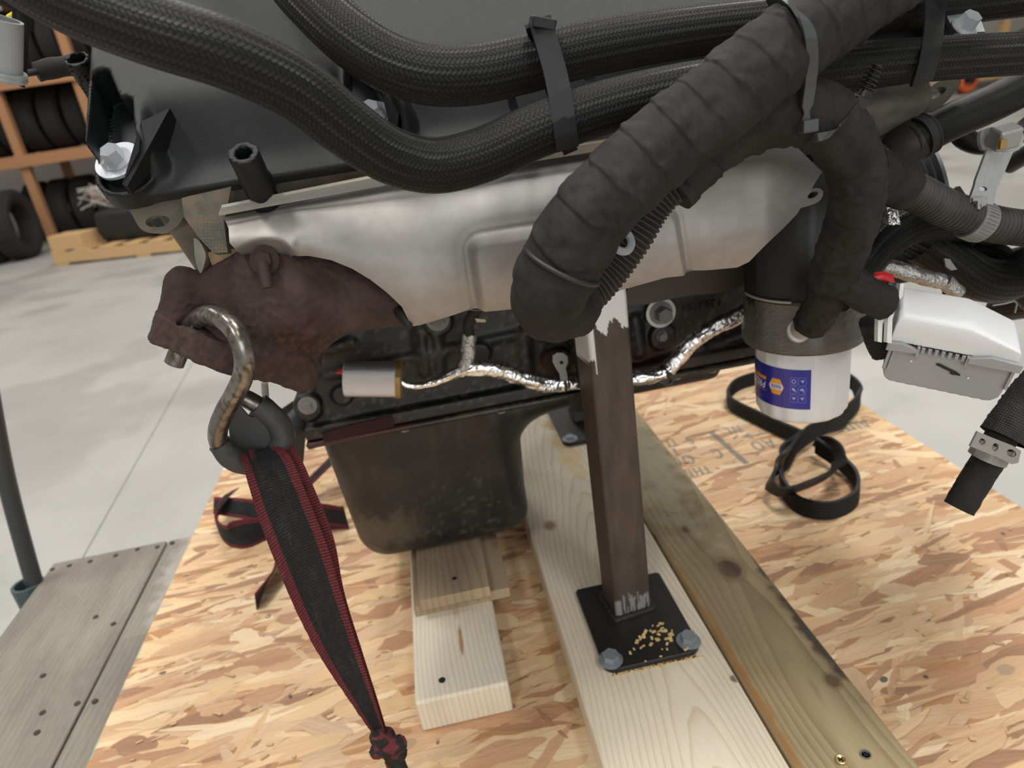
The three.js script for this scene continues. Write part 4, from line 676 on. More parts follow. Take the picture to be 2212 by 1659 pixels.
{ // rusty exhaust manifold and its flange
  const P = Zp, fc = P(510, 750, -0.479), nF = V(-0.5, -0.85, 0.16).normalize(), a0 = V(0.86, -0.5, 0.05), aF = a0.addScaledVector(nF, -a0.dot(nF)).normalize(), wF = nF.clone().cross(aF);
  const body = [capsule(P(650, 640, -0.486), P(905, 632, -0.505), 0.030, 0.021), capsule(P(640, 630, -0.488), P(560, 720, -0.488), 0.030, 0.0265), capsule(P(575, 580, -0.485), P(700, 590, -0.495), 0.014, 0.022), capsule(P(470, 610, -0.50), P(560, 570, -0.495), 0.007, 0.011), capsule(P(440, 645, -0.503), P(570, 640, -0.498), 0.018, 0.026), capsule(P(640, 760, -0.488), P(645, 690, -0.488), 0.016, 0.024)];
  const hl = P(414, 690, -0.474), holeDir = P(384, 772, -0.472).sub(hl).normalize(), bore = rod(hl.clone().addScaledVector(holeDir, -0.012), hl.clone().addScaledVector(holeDir, 0.05), 0.0078);
  const knob = capsule(P(395, 612, -0.492), P(385, 688, -0.49), 0.0115, 0.0125), knob2 = capsule(P(630, 800, -0.478), P(644, 812, -0.486), 0.012, 0.011);
  const f = (x, y, z) => {
    let d = 1e9; for (const b of body) d = sMin(d, b(x, y, z), 0.016);
    const dx = x - fc.x, dy = y - fc.y, dz = z - fc.z, u = dx * aF.x + dy * aF.y + dz * aF.z, w = dx * wF.x + dy * wF.y + dz * wF.z, n = dx * nF.x + dy * nF.y + dz * nF.z;
    const q = sMin(sMin(Math.hypot(u, w) - 0.031, segD(u, w, -0.041, 0.002, 0.044, -0.004, 0.0125, 0.0125), 0.02), 1, 0.001);
    const fl = sMax(q, Math.abs(n - 0.003) - 0.0098, 0.003);
    d = sMin(d, fl, 0.007); d = sMin(d, knob(x, y, z), 0.006); d = sMin(d, knob2(x, y, z), 0.006);
    d = sMax(d, -bore(x, y, z), 0.002);
    return d + 0.0006 * N3(x * 160, y * 160, z * 160);
  };
  const lo = V(-0.215, 0.755, -0.545), hi = V(0.0, 0.905, -0.435), g = sdfMesh(f, lo, hi, 0.0016);
  paint(g, (x, y, z) => {
    const dx = x - fc.x, dy = y - fc.y, dz = z - fc.z, n = dx * nF.x + dy * nF.y + dz * nF.z, s = fbm(x * 45, y * 45, z * 45, 4), m = fbm(x * 140, y * 140, z * 140, 3);
    let c = mix3([0.058, 0.034, 0.031], [0.094, 0.056, 0.05], clamp(0.5 + s)); c = mix3(c, [0.125, 0.084, 0.077], clamp(fbm(x * 22 + 5, y * 22, z * 22, 3) * 1.4) * 0.8);
    const spot = P(655, 745, -0.465), q = Math.hypot(x - spot.x, y - spot.y) / 0.024; c = mix3(c, m > -0.05 ? [0.035, 0.016, 0.012] : [0.10, 0.034, 0.02], sstep(1, 0.4, q + 0.6 * s) * 0.85);
    c = mix3(c, m > 0 ? [0.10, 0.05, 0.032] : [0.055, 0.03, 0.024], sstep(-0.012, 0.002, n + 0.006 * s) * 0.6); return c;
  });
  part(eng, 'exhaust_manifold', g, M.rust, 'dark rusted cast iron');
}
{ // block, sump rail and sump
  const bx = (x0, x1, y0, y1, z0, z1, r) => (x, y, z) => boxD(x - (x0 + x1) / 2, y - (y0 + y1) / 2, z - (z0 + z1) / 2, (x1 - x0) / 2, (y1 - y0) / 2, (z1 - z0) / 2, r);
  const Z = -0.664, main = bx(-0.145, 0.345, 0.664, 0.835, -0.97, Z, 0.006), upper = bx(-0.14, 0.34, 0.80, 0.90, -0.97, -0.60, 0.01), rail = bx(-0.147, 0.347, 0.664, 0.678, -0.975, Z + 0.011, 0.003);
  const R = [[905, 690, 918, 800, 0.006], [940, 690, 950, 800, 0.005], [760, 740, 640, 770, 0.005], [1130, 720, 1140, 830, 0.006], [1240, 700, 1244, 840, 0.007], [1370, 690, 1380, 760, 0.006], [700, 810, 1220, 700, 0.004], [1400, 790, 1620, 715, 0.005], [655, 700, 668, 900, 0.006]].map(([a, b, c, d, r]) => capsule(Zp(a, b, Z), Zp(c, d, Z), r, r));
  const B = [[1428, 725, 0.014], [1205, 775, 0.013], [665, 875, 0.014], [1165, 700, 0.014], [945, 692, 0.014], [1430, 672, 0.012], [1500, 760, 0.012], [1035, 760, 0.011], [740, 850, 0.01]].map(([a, b, r]) => { const c = Zp(a, b, Z); return rod(c.clone().add(V(0, 0, -0.01)), c.clone().add(V(0, 0, 0.0075)), r, 0.002); });
  const f = (x, y, z) => { let d = sMin(Math.min(main(x, y, z)), upper(x, y, z), 0.02); d = sMin(d, rail(x, y, z), 0.004); for (const r of R) d = sMin(d, r(x, y, z), 0.006); for (const b of B) d = sMin(d, b(x, y, z), 0.003); return d; };
  const g = sdfMesh(f, V(-0.155, 0.655, -0.985), V(0.355, 0.91, -0.59), 0.0036);
  const rustA = Zp(1410, 790, Z), rustB = Zp(1195, 780, Z);
  paint(g, (x, y, z) => {
    const s = fbm(x * 26, y * 26, z * 26, 4), m = fbm(x * 110, y * 110, z * 110, 3); let c = mix3([0.0075, 0.0078, 0.0085], [0.019, 0.0185, 0.018], clamp(0.45 + 0.8 * s));
    if (m > 0.32) c = [0.055, 0.05, 0.042]; c = mix3(c, [0.042, 0.014, 0.01], sstep(0.045, 0.02, Math.hypot((x - rustA.x) * 0.8, (y - rustA.y) * 1.6) + 0.01 * m)); c = mix3(c, [0.08, 0.03, 0.016], sstep(0.018, 0.01, Math.hypot(x - rustB.x, y - rustB.y) + 0.004 * m)); return c;
  });
  const blk = part(eng, 'engine_block', g, M.iron, 'black painted iron with grime');
  const bolt = (px, py, r, m, o = {}) => hexBolt(blk, 'block_bolt', Zp(px, py, Z + 0.0075), V(0, 0.02, 1), r, m, o);
  bolt(1430, 726, 0.0048, M.zincDull, { flange: 1.2, h: 0.9 }); bolt(664, 876, 0.0048, M.zincDull, { flange: 1.9, h: 1.1 }); bolt(945, 690, 0.007, M.zincDull, { flange: 1.6 }); bolt(1165, 702, 0.008, M.zincDull, { flange: 1.5 }); bolt(1428, 676, 0.0085, M.zincDull, { washer: 0.0155, wm: M.zincPale, flange: 1.4, h: 1.4 });
  part(blk, 'drain_plug', put(lathe([[1e-5, 0.004], [0.011, 0.004], [0.013, 0.001], [0.013, -0.002], [1e-5, -0.002]], 24), Zp(1196, 778, Z + 0.0085), V(0, 0, 1)), M.rustBolt);
  // part number cast in relief
  part(blk, 'cast_number', join([0, 1, 2, 3, 4, 5, 6].map((k) => { const p = Zp(1478 + k * 13, 668 - k * 2.6, Z + 0.0006); return k % 3 === 1 ? new THREE.TorusGeometry(0.0022, 0.0008, 6, 14).scale(0.8, 1.3, 1).translate(p.x, p.y, p.z) : new THREE.BoxGeometry(k % 2 ? 0.004 : 0.0018, 0.0065, 0.002).translate(p.x, p.y, p.z); })), std({ color: C(0.016), roughness: 0.5 }));
  // sump
  const sump = (x, y, z) => { const k = clamp((y - 0.466) / 0.19), zf = mix(-0.707, -0.688, k), x0 = mix(-0.134, -0.146, k), x1 = mix(0.066, 0.074, k); return boxD(x - (x0 + x1) / 2, y - 0.568, z + 0.5 * (0.96 - zf), (x1 - x0) / 2, 0.105, 0.5 * (0.96 + zf), 0.036) * 0.9; };
  const sh = bx(0.03, 0.30, 0.628, 0.67, -0.955, -0.685, 0.014), slope = capsule(V(0.05, 0.628, -0.72), V(0.118, 0.645, -0.72), 0.03, 0.018), slope2 = capsule(V(0.05, 0.628, -0.9), V(0.118, 0.645, -0.9), 0.03, 0.018), lip = bx(-0.148, 0.348, 0.6595, 0.6638, -0.976, Z + 0.013, 0.0015), down = bx(-0.148, 0.348, 0.655, 0.662, -0.976, Z + 0.013, 0.001), inner = bx(-0.14, 0.34, 0.64, 0.6593, -0.968, Z + 0.0095, 0.001);
  const front = capsule(V(0.035, 0.655, -0.69), V(0.05, 0.50, -0.715), 0.008, 0.012);
  const ps = (x, y, z) => { let d = sMin(sump(x, y, z), sMin(slope(x, y, z), slope2(x, y, z), 0.05), 0.022); d = sMin(d, sh(x, y, z) , 0.02); d = sMin(d, front(x, y, z), 0.02); d = sMin(d, lip(x, y, z), 0.004); d = Math.min(d, Math.max(down(x, y, z), -inner(x, y, z))); return d; };
  const gp = sdfMesh(ps, V(-0.156, 0.456, -0.985), V(0.356, 0.67, -0.645), 0.0036);
  const ra = Zp(775, 925, -0.655), mud = Zp(825, 1140, -0.715), gy = Zp(1000, 1105, -0.715);
  paint(gp, (x, y, z) => {
    const s = fbm(x * 18, y * 18, z * 18, 5), m = fbm(x * 85, y * 85, z * 85, 4), fleck = fbm(x * 30 + 9, y * 30, z * 30, 4); let c = mix3([0.009, 0.0095, 0.0105], [0.022, 0.021, 0.02], clamp(0.45 + 0.8 * s));
    if (z > -0.8) {
      c = mix3(c, [0.085, 0.068, 0.042], sstep(0.05, 0.014, Math.hypot((x - mud.x) * 0.8, (y - mud.y) * 1.4) + 0.035 * m + 0.02 * fleck) * 0.7);
      c = mix3(c, [0.12, 0.12, 0.11], sstep(0.085, 0.02, Math.hypot((x - gy.x) * 0.7, (y - gy.y) * 1.0) + 0.06 * fleck) * sstep(0.1, 0.6, m) * 0.5);
      c = mix3(c, [0.045, 0.037, 0.024], sstep(0.12, 0.45, fbm(x * 60, y * 12, z * 60, 4)) * sstep(0.55, 0.64, y + 0.03 * s) * 0.7);
      if (y > 0.652 && x < 0.0 && z > -0.66) c = mix3(c, [0.06, 0.016, 0.014], sstep(0.06, 0.045, Math.abs(x - ra.x)) * 0.9);
      if (y > 0.654 && x > -0.02 && m > -0.1 && z > -0.66) c = mix3(c, [0.075, 0.058, 0.04], 0.6);
    } return c;
  });
  const pan = part(eng, 'oil_pan', gp, M.pan, 'black oily pressed sump with mud and scuffs');
  part(pan, 'gasket_patch', paint(plateP([[695, 938], [760, 918], [848, 898], [852, 922], [770, 940], [700, 956]], Z + 0.0142, 0.002, [], false), () => [0.05, 0.012, 0.011]), M.rust);
  part(pan, 'gasket_tab', plateP([[1228, 852], [1262, 845], [1262, 888], [1234, 892]], Z + 0.014, 0.003, [], false), M.iron2);
  for (const [x, y] of [[1462, 838], [1538, 818], [870, 905], [1080, 872]]) hexBolt(pan, 'pan_bolt', Zp(x, y, Z + 0.004).setY(0.6588), V(0, -1, 0), 0.005, M.zincDull, { flange: 1.4 });
  part(blk, 'end_cover', plateP([[425, 505], [500, 520], [660, 560], [640, 660], [520, 640], [452, 606], [428, 560]], -0.535, 0.02, [], false), M.black);
  // dark bracket and pipe at the left end of the block
  part(blk, 'end_bracket', plateP([[600, 890], [642, 862], [660, 905], [652, 1000], [640, 1075], [622, 1060], [628, 985], [606, 965]], -0.70, 0.012, [], false), M.black);
  part(blk, 'end_stud', put(new THREE.CylinderGeometry(0.003, 0.003, 0.03, 12), Zp(574, 862, -0.60), V(0.2, 1, 0)), M.zincDull);
  part(blk, 'end_plug', put(lathe([[1e-5, 0.006], [0.010, 0.006], [0.012, 0], [0.012, -0.02], [1e-5, -0.02]], 24), Zp(627, 925, -0.665), V(-0.5, -0.1, 1)), M.rubberGrey);
  // lower brackets hanging at right of the rail
  part(blk, 'shield_bracket', patch([[1360, 612], [1480, 588], [1610, 575], [1640, 600], [1560, 630], [1480, 640], [1360, 660]], () => -0.60, { thick: 0.02 }), std({ color: C(0.055, 0.045, 0.034), roughness: 0.7 }));
  part(blk, 'cooler_housing', put(lathe([[1e-5, 0.12], [0.03, 0.115], [0.042, 0.09], [0.0415, 0.0], [1e-5, 0]], 40), V(0, 0, 0)).translate(...Zp(1718, 640, -0.552).toArray()), M.black);
}
{ // the far bank and the intake between the banks: out of the picture, but they keep the light off what lies below
  const X0 = -0.15, X1 = 0.36, mx = (X0 + X1) / 2, hx = (X1 - X0) / 2;
  part(eng, 'intake_manifold', sdfMesh((x, y, z) => { let d = boxD(x - mx, y - 0.985, z + 0.85, hx, 0.075, 0.20, 0.03); for (let k = 0; k < 4; k++) d = sMin(d, Math.hypot(x - (X0 + 0.07 + k * 0.125), (y - 1.045) * 1) - 0.035 + Math.max(0, Math.abs(z + 0.85) - 0.2), 0.02); return d; }, V(X0 - 0.02, 0.88, -1.08), V(X1 + 0.02, 1.1, -0.62), 0.01), M.plastic);
  part(eng, 'far_bank', sdfMesh((x, y, z) => { const [, t, n] = loc(x, y, -1.7 - z); return boxD(x - mx, t - 0.1, n + 0.085, hx, 0.1, 0.085, 0.012); }, V(X0 - 0.02, 0.79, -1.27), V(X1 + 0.02, 1.12, -1.0), 0.008), M.iron2);
}
{ // filter adapter and oil filter
  const c0 = Zp(1731, 835, -0.552), k = perPx(c0), ax = c0.x, az = c0.z, yAt = (py) => Zp(1731, py, az).y;
  const yLip = yAt(722), yTop = yAt(618), body = part(eng, 'oil_filter_adapter', lathe([[1e-5, yTop], [112 * k, yTop], [116 * k, yTop - 0.002], [117 * k, yLip + 0.018], [121 * k, yLip + 0.008], [122 * k, yLip + 0.001], [120 * k, yLip - 0.0008], [100 * k, yLip - 0.0015], [1e-5, yLip - 0.0015]], 72).translate(ax, 0, az), M.adapter, 'grey cast adapter ring');
  part(body, 'machined_rim', put(new THREE.TorusGeometry(118 * k, 0.0012, 8, 48, 1.0).rotateX(-Math.PI / 2).rotateY(-2.6 - Math.PI / 2 + 0.9), V(ax, yTop + 0.001, az)), M.zincPale);
  const r = 94.5 * k, y1 = yLip - 0.001, y0 = yAt(878) , prof = [[1e-5, y1], [r * 0.94, y1], [r * 0.99, y1 - 0.003], [r, y1 - 0.006], [r, y0 + 0.034]];
  const filt = part(eng, 'oil_filter', lathe([...prof, [r, y0 + 0.034], [r * 0.995, y0 + 0.02]], 96).translate(ax, 0, az), M.filterWhite, 'white screw-on oil filter with a blue label');
  // fluted end
  const N = 96, rows = 16, Pq = [], I = [];
  for (let i = 0; i <= rows; i++) { const t = i / rows, yy = t < 0.72 ? mix(y0 + 0.0205, y0 + 0.006, t / 0.72) : y0 + 0.006 - 0.006 * Math.sin((t - 0.72) / 0.28 * Math.PI / 2), rr = t < 0.72 ? r * (0.995 - 0.012 * t) : r * (0.985 - 0.16 * (1 - Math.cos((t - 0.72) / 0.28 * Math.PI / 2))); for (let j = 0; j <= N; j++) { const a = j / N * 2 * Math.PI, fl = 0.0011 * sstep(0.05, 0.3, t) * (1 - sstep(0.8, 1, t)) * Math.pow(0.5 + 0.5 * Math.cos(a * 15), 1.6); Pq.push(ax + (rr - fl) * Math.cos(a), yy, az + (rr - fl) * Math.sin(a)); } }
  for (let i = 0; i < rows; i++) for (let j = 0; j < N; j++) { const a = i * (N + 1) + j, b = a + N + 1; I.push(a, a + 1, b, b, a + 1, b + 1); }
  const cIdx = Pq.length / 3; Pq.push(ax, y0 + 0.0005, az); for (let j = 0; j < N; j++) I.push(rows * (N + 1) + j, rows * (N + 1) + j + 1, cIdx);
  const fg = new THREE.BufferGeometry(); fg.setAttribute('position', new THREE.BufferAttribute(new Float32Array(Pq), 3)); fg.setIndex(I); fg.computeVertexNormals(); boxUV(fg);
  part(filt, 'fluted_end', fg, M.filterWhite);
  // printed label wrapped round the can; its lettering stands on its head because the can hangs
  const yT = yAt(762), yBt = yAt(843), ang = (px) => Math.asin(clamp((px - 1731) / 94.5, -1, 1)), a1 = ang(1747) + 0.02, a0 = a1 - 2.6, L = [], U = [], J = [], n = 60, view = Math.atan2(-ax, -az);
  for (let i = 0; i <= n; i++) for (const j of [0, 1]) { const a = mix(a0, a1, i / n) + view; void view; const dir = V(Math.sin(a), 0, Math.cos(a)); L.push(ax + dir.x * (r + 0.00025), j ? yT : yBt, az + dir.z * (r + 0.00025)); U.push(i / n, j); }
  for (let i = 0; i < n; i++) { const a = i * 2; J.push(a, a + 2, a + 1, a + 1, a + 2, a + 3); }
  const lg = new THREE.BufferGeometry(); lg.setAttribute('position', new THREE.BufferAttribute(new Float32Array(L), 3)); lg.setAttribute('uv', new THREE.BufferAttribute(new Float32Array(U), 2)); lg.setIndex(J); lg.computeVertexNormals();
  const art = draw(1664, 512, (g, w, h) => {
    g.fillStyle = '#2a2b93'; g.fillRect(0, 0, w, h); g.translate(w, h); g.rotate(Math.PI);                    // now drawn upright in the label's own sense: its left end is at our right
    const X = (v) => v;
    g.strokeStyle = '#b9c0ee'; g.fillStyle = '#aab2e6'; g.lineWidth = 5;
    for (let i = 0; i < 2; i++) for (let j = 0; j < 3; j++) { const x = X(60 + i * 108), y = 90 + j * 112; g.globalAlpha = 0.55; g.beginPath(); g.roundRect(x, y, 96, 98, 18); g.stroke(); g.globalAlpha = 0.9; g.beginPath(); if (i && j === 2) { g.lineWidth = 9; g.arc(x + 50, y + 48, 24, 0, 7); g.stroke(); g.lineWidth = 5; } else if (j === 1) { g.ellipse(x + 52, y + 56, 26, 17, 0.5 * i, 0, 7); g.fill(); g.fillRect(x + 20, y + 20, 16, 22); } else { g.moveTo(x + 20, y + 70); g.lineTo(x + 44, y + 28); g.lineTo(x + 76, y + 64); g.closePath(); g.fill(); } }
    g.globalAlpha = 1; const hx = 467, hy = 262, R2 = 118; g.fillStyle = '#f0a22a'; g.beginPath(); for (let k = 0; k < 6; k++) { const a = k * Math.PI / 3; g[k ? 'lineTo' : 'moveTo'](hx + R2 * Math.cos(a), hy + R2 * Math.sin(a)); } g.closePath(); g.fill();
    g.fillStyle = '#d9dbe6'; g.beginPath(); g.moveTo(hx - 96, hy - 38); g.lineTo(hx + 92, hy - 38); g.lineTo(hx + 104, hy); g.lineTo(hx + 92, hy + 38); g.lineTo(hx - 92, hy + 38); g.lineTo(hx - 104, hy); g.closePath(); g.fill();
    g.fillStyle = '#2a2b93'; g.font = 'bold 70px sans-serif'; g.textAlign = 'center'; g.textBaseline = 'middle'; g.fillText('NAPA', hx, hy + 3, 150);
    g.textAlign = 'left'; g.fillStyle = '#dfe2f2'; g.font = 'italic bold 132px sans-serif'; g.fillText('PROSELECT', 634, 236, 760); g.fillStyle = '#f0a22a'; g.fillRect(639, 306, 760, 44); g.fillStyle = '#e8872a'; g.fillRect(644, 160, 740, 9); g.fillStyle = '#2a2b93'; g.font = 'bold 36px sans-serif'; g.fillText('OIL FILTER', 764, 329);
  }, true);
  art.repeat.set(1, 1); part(filt, 'label', lg, phys({ map: art, roughness: 0.3, clearcoat: 0.3 }), 'blue printed label with an orange hexagon');
  // sender on the adapter
  const s0 = Zp(1742, 708, az + r + 0.012), s1 = Zp(1712, 722, az + r + 0.022);
  part(body, 'sender', put(lathe([[1e-5, 0.024], [0.0062, 0.024], [0.0075, 0.022], [0.0075, 0.004], [0.0095, 0.003], [0.0095, 0], [1e-5, 0]].reverse(), 28), Zp(1722, 716, az + r + 0.004), Zp(1755, 700, az + r + 0.026).sub(Zp(1722, 716, az + r + 0.004))), M.zincPale); void s0; void s1;
}
// ---------- braided hoses, clips, taped harness ----------
const Q = (l) => l.map(([x, y, z]) => Zp(x, y, z));
const more = (p, head = [], tail = []) => [...head.map((v) => p[0].clone().add(v)), ...p, ...tail.map((v) => p[p.length - 1].clone().add(v))];   // a run carried on past the picture's edge
solo('braided_hose', sweep(more(Q([[560, -190, -0.55], [620, -60, -0.50], [690, 20, -0.475], [770, 92, -0.455], [850, 140, -0.445], [930, 163, -0.44], [1020, 163, -0.44], [1120, 143, -0.445], [1240, 113, -0.45], [1400, 83, -0.46], [1560, 60, -0.47], [1720, 42, -0.475], [1880, 24, -0.478], [2050, 6, -0.48], [2300, -20, -0.48]]), [V(-0.07, 0.07, -0.22), V(-0.045, 0.07, -0.09)], [V(0.06, -0.008, -0.01), V(0.11, -0.05, -0.05), V(0.10, -0.11, -0.12)]), (s, a, t) => 0.0163 - 0.0022 * sstep(0.35, 0.65, t), { sides: 40, seg: 560, turns: 32 * BR }), M.hose, 'upper black braided hose sagging behind the lower one across the cover', 'hose');
solo('braided_hose', sweep(more(Q([[-60, -150, -0.40], [60, -55, -0.385], [170, 5, -0.375], [330, 66, -0.365], [490, 118, -0.365], [640, 190, -0.375], [745, 272, -0.385], [845, 337, -0.395], [940, 358, -0.40], [1040, 336, -0.402], [1150, 287, -0.404], [1290, 238, -0.41], [1460, 196, -0.415], [1640, 168, -0.425], [1830, 143, -0.432], [2010, 128, -0.437], [2200, 116, -0.44], [2400, 105, -0.44]]), [V(-0.11, 0.02, -0.24), V(-0.10, 0.05, -0.11), V(-0.045, 0.04, -0.025)], [V(0.05, -0.01, -0.01), V(0.09, -0.06, -0.05), V(0.08, -0.13, -0.12)]), (s, a, t) => 0.0152 - 0.0008 * sstep(0.3, 0.5, t) - 0.0016 * sstep(0.5, 0.75, t), { sides: 40, seg: 680, turns: 30 * BR }), M.hose, 'lower black braided hose dipping lowest over the silver heat shield', 'hose');
{ // flat clips holding the two hoses together
  const clipAt = (pts, hw, name, label) => {
    const t = thing('hose_clip', pts[pts.length - 1].clone(), label, 'clip');
    const across = pts.map((p, i) => hw[i]);
    part(t, 'strap', ribbon(pts, across, 0.0026, { seg: 60, across: 4, belly: (_, s) => -0.0006 * Math.abs(s) }), M.clip);
    return t;
  };
  const a = Q([[1166, 40, -0.428], [1182, 95, -0.421], [1199, 155, -0.41], [1211, 215, -0.397], [1219, 270, -0.39], [1226, 322, -0.393]]), t1 = clipAt(a, a.map(() => V(0.0062, 0.0008, 0)), '', 'black flat clip joining both braided hoses left of the taped harness');
  part(t1, 'latch', rbox(0.013, 0.006, 0.014, 0.001).applyQuaternion(turnTo(V(0.3, 1, 0.1))).translate(...Zp(1172, 50, -0.43).toArray()), M.clip);
  part(t1, 'back_strap', ribbon(Q([[1150, 52, -0.43], [1165, 110, -0.455], [1195, 200, -0.455], [1215, 280, -0.43], [1232, 326, -0.4]]), a.slice(0, 5).map(() => V(0.004, 0.001, 0)), 0.0022, { seg: 40, across: 3 }), M.clip);
  const b = Q([[2030, -40, -0.452], [2022, 20, -0.447], [2016, 75, -0.43], [2006, 130, -0.4175], [1991, 180, -0.418]]), t2 = clipAt(b, b.map(() => V(0.0066, 0.001, 0)), '', 'black flat clip around both braided hoses right of the taped harness');
  part(t2, 'back_strap', ribbon(Q([[2030, -40, -0.445], [2010, 40, -0.485], [1998, 120, -0.47], [1992, 178, -0.43]]), b.slice(0, 4).map(() => V(0.0055, 0.001, 0)), 0.0022, { seg: 30, across: 3 }), M.clip);
  solo('hose_bracket', join([plateP([[1096, 202], [1112, 206], [1122, 238], [1110, 246], [1100, 230]], -0.462, 0.003, [], false), plateP([[1150, 220], [1215, 215], [1190, 300], [1150, 270]], -0.45, 0.004, [], false)]), M.clip, 'small black bracket between the two braided hoses beside the left clip', 'bracket');
}
// ---------- harness ----------
const wrap = (r0, pitch, seed, amp = 0.0011) => (s, a) => {
  const w = 0.10 * N3(Math.cos(a) * 0.7, Math.sin(a) * 0.7, seed + s * 9), q = s / pitch + 0.42 * Math.sin(a + seed) + 0.5 * a / Math.PI * 0 + w, f = q - Math.floor(q);
  const fold = 0.0007 * N3(Math.cos(a) * 2.2 + seed, Math.sin(a) * 2.2, s * 110) * sstep(0.0, 0.6, f), lumps = 0.0011 * N3(Math.cos(a) + seed, Math.sin(a), s * 18);
  return r0(s) + amp * (f < 0.94 ? f / 0.94 : (1 - f) / 0.06) + fold + lumps;
};
const dusty = (g, seed) => paint(g, (x, y, z) => { const d = clamp(0.5 + 0.9 * fbm(x * 30 + seed, y * 30, z * 30, 4)), k = 0.75 + 0.7 * d + 0.3 * N3(x * 400, y * 400, z * 400); return [k * 1.04, k, k * 0.96]; });
const ribs = (r0, pitch, amp) => (s) => r0 + amp * Math.pow(0.5 + 0.5 * Math.cos(s / pitch * 2 * Math.PI), 0.6);
{
  const t = thing('taped_harness', Zp(1200, 690, -0.37), 'thick black cloth-taped wiring harness doubled back in a bend over the heat shield', 'harness');
  const trunk = more(Q([[2120, -200, -0.43], [1990, -90, -0.42], [1870, -15, -0.405], [1765, 55, -0.39], [1650, 140, -0.378], [1500, 260, -0.368], [1375, 362, -0.36], [1285, 455, -0.356], [1225, 545, -0.354], [1192, 615, -0.357], [1186, 648, -0.364], [1204, 660, -0.374], [1232, 652, -0.384]]), [V(0.07, 0.05, -0.18), V(0.045, 0.045, -0.07)]);
  part(t, 'taped_trunk', dusty(sweep(trunk, wrap((s) => 0.0202 - 0.001 * sstep(0.5, 0.6, s), 0.0195, 2), { sides: 64, seg: 860 }), 1), M.tape);
  part(t, 'end_band', sweep(Q([[1147, 560, -0.352], [1146, 566, -0.352]]).length ? Array.from({ length: 24 }, (_, k) => { const a = k / 24 * 2 * Math.PI, o = Zp(1214, 572, -0.3535), d = Zp(1192, 615, -0.357).sub(Zp(1240, 520, -0.354)).normalize(), e = d.clone().cross(V(0, 0, 1)).normalize(), f = d.clone().cross(e); return o.addScaledVector(e, 0.0206 * Math.cos(a)).addScaledVector(f, 0.0206 * Math.sin(a)); }) : [], 0.0014, { closed: true, sides: 8, seg: 120 }), M.conduit);
  const back = Q([[1205, 650, -0.376], [1245, 640, -0.388], [1297, 588, -0.394], [1355, 508, -0.396], [1400, 432, -0.397], [1470, 355, -0.397]]);
  part(t, 'ribbed_conduit', sweep(back, ribs(0.0135, 0.0031, 0.0016), { sides: 32, seg: 620 }), M.conduit, 'ribbed corrugated conduit');
  const branch = Q([[1440, 400, -0.395], [1520, 315, -0.396], [1600, 262, -0.395], [1680, 240, -0.394], [1745, 243, -0.394], [1800, 278, -0.395], [1842, 340, -0.397], [1852, 410, -0.402], [1838, 490, -0.412], [1812, 560, -0.425], [1795, 610, -0.435]]);
  part(t, 'clip_ring', put(lathe([[0.0045, -0.001], [0.0082, -0.001], [0.0086, 0], [0.0082, 0.0012], [0.0055, 0.0018], [0.0045, 0.0012], [0.0045, -0.001]], 32), Zp(1342, 520, -0.376), V(0.35, 0.5, 0.8)), M.zinc);
  part(t, 'taped_branch', dusty(sweep(branch, wrap((s) => 0.0185 - 0.0035 * sstep(0.07, 0.16, s), 0.0185, 7), { sides: 56, seg: 460 }), 5), M.tape);
  part(t, 'sender_lead', dusty(sweep(Q([[1800, 590, -0.437], [1785, 635, -0.45], [1765, 678, -0.464], [1752, 702, -0.472]]), wrap((s) => 0.0125 - 0.05 * s * 0, 0.009, 3, 0.0006), { sides: 36, seg: 90 }), 9), M.tape);
  part(t, 'connector_lead', dusty(sweep(Q([[1808, 585, -0.432], [1840, 615, -0.43], [1875, 640, -0.43], [1912, 655, -0.43]]), wrap((s) => 0.0125 - 0.02 * s, 0.02, 4, 0.0007), { sides: 36, seg: 90 }), 3), M.tape);
  // cable ties belong to the bundle they cinch
  const ring = (c, d, r) => { d = d.clone().normalize(); const e = d.clone().cross(V(0, 1, 0.3)).normalize(), f = d.clone().cross(e); return Array.from({ length: 28 }, (_, k) => c.clone().addScaledVector(e, r * Math.cos(k / 28 * 6.2832)).addScaledVector(f, r * Math.sin(k / 28 * 6.2832))); };
  void ring;
}
{
  const t = thing('cable_tie', Zp(1745, 270, -0.375), 'long grey cable tie strapped over the taped harness, its head hanging down', 'cable tie');
  const pts = Q([[1660, 6, -0.40], [1700, 10, -0.375], [1728, 32, -0.363], [1748, 70, -0.3585], [1754, 120, -0.362], [1750, 180, -0.37], [1743, 230, -0.372], [1739, 268, -0.373]]);
  part(t, 'tie_band', ribbon(pts, [V(0.001, -0.0030, 0.001), V(0.0018, -0.003, 0.0006), V(0.0027, -0.002, 0), V(0.0031, -0.0006, 0), V(0.0031, 0, 0), V(0.0031, 0.0003, 0), V(0.003, 0.0003, 0), V(0.003, 0.0003, 0)], 0.0016, { seg: 60, across: 4 }), M.tie);
  part(t, 'tie_head', rbox(0.0088, 0.0065, 0.0066, 0.0008).translate(...Zp(1746, 272, -0.3725).toArray()), M.tie);
}
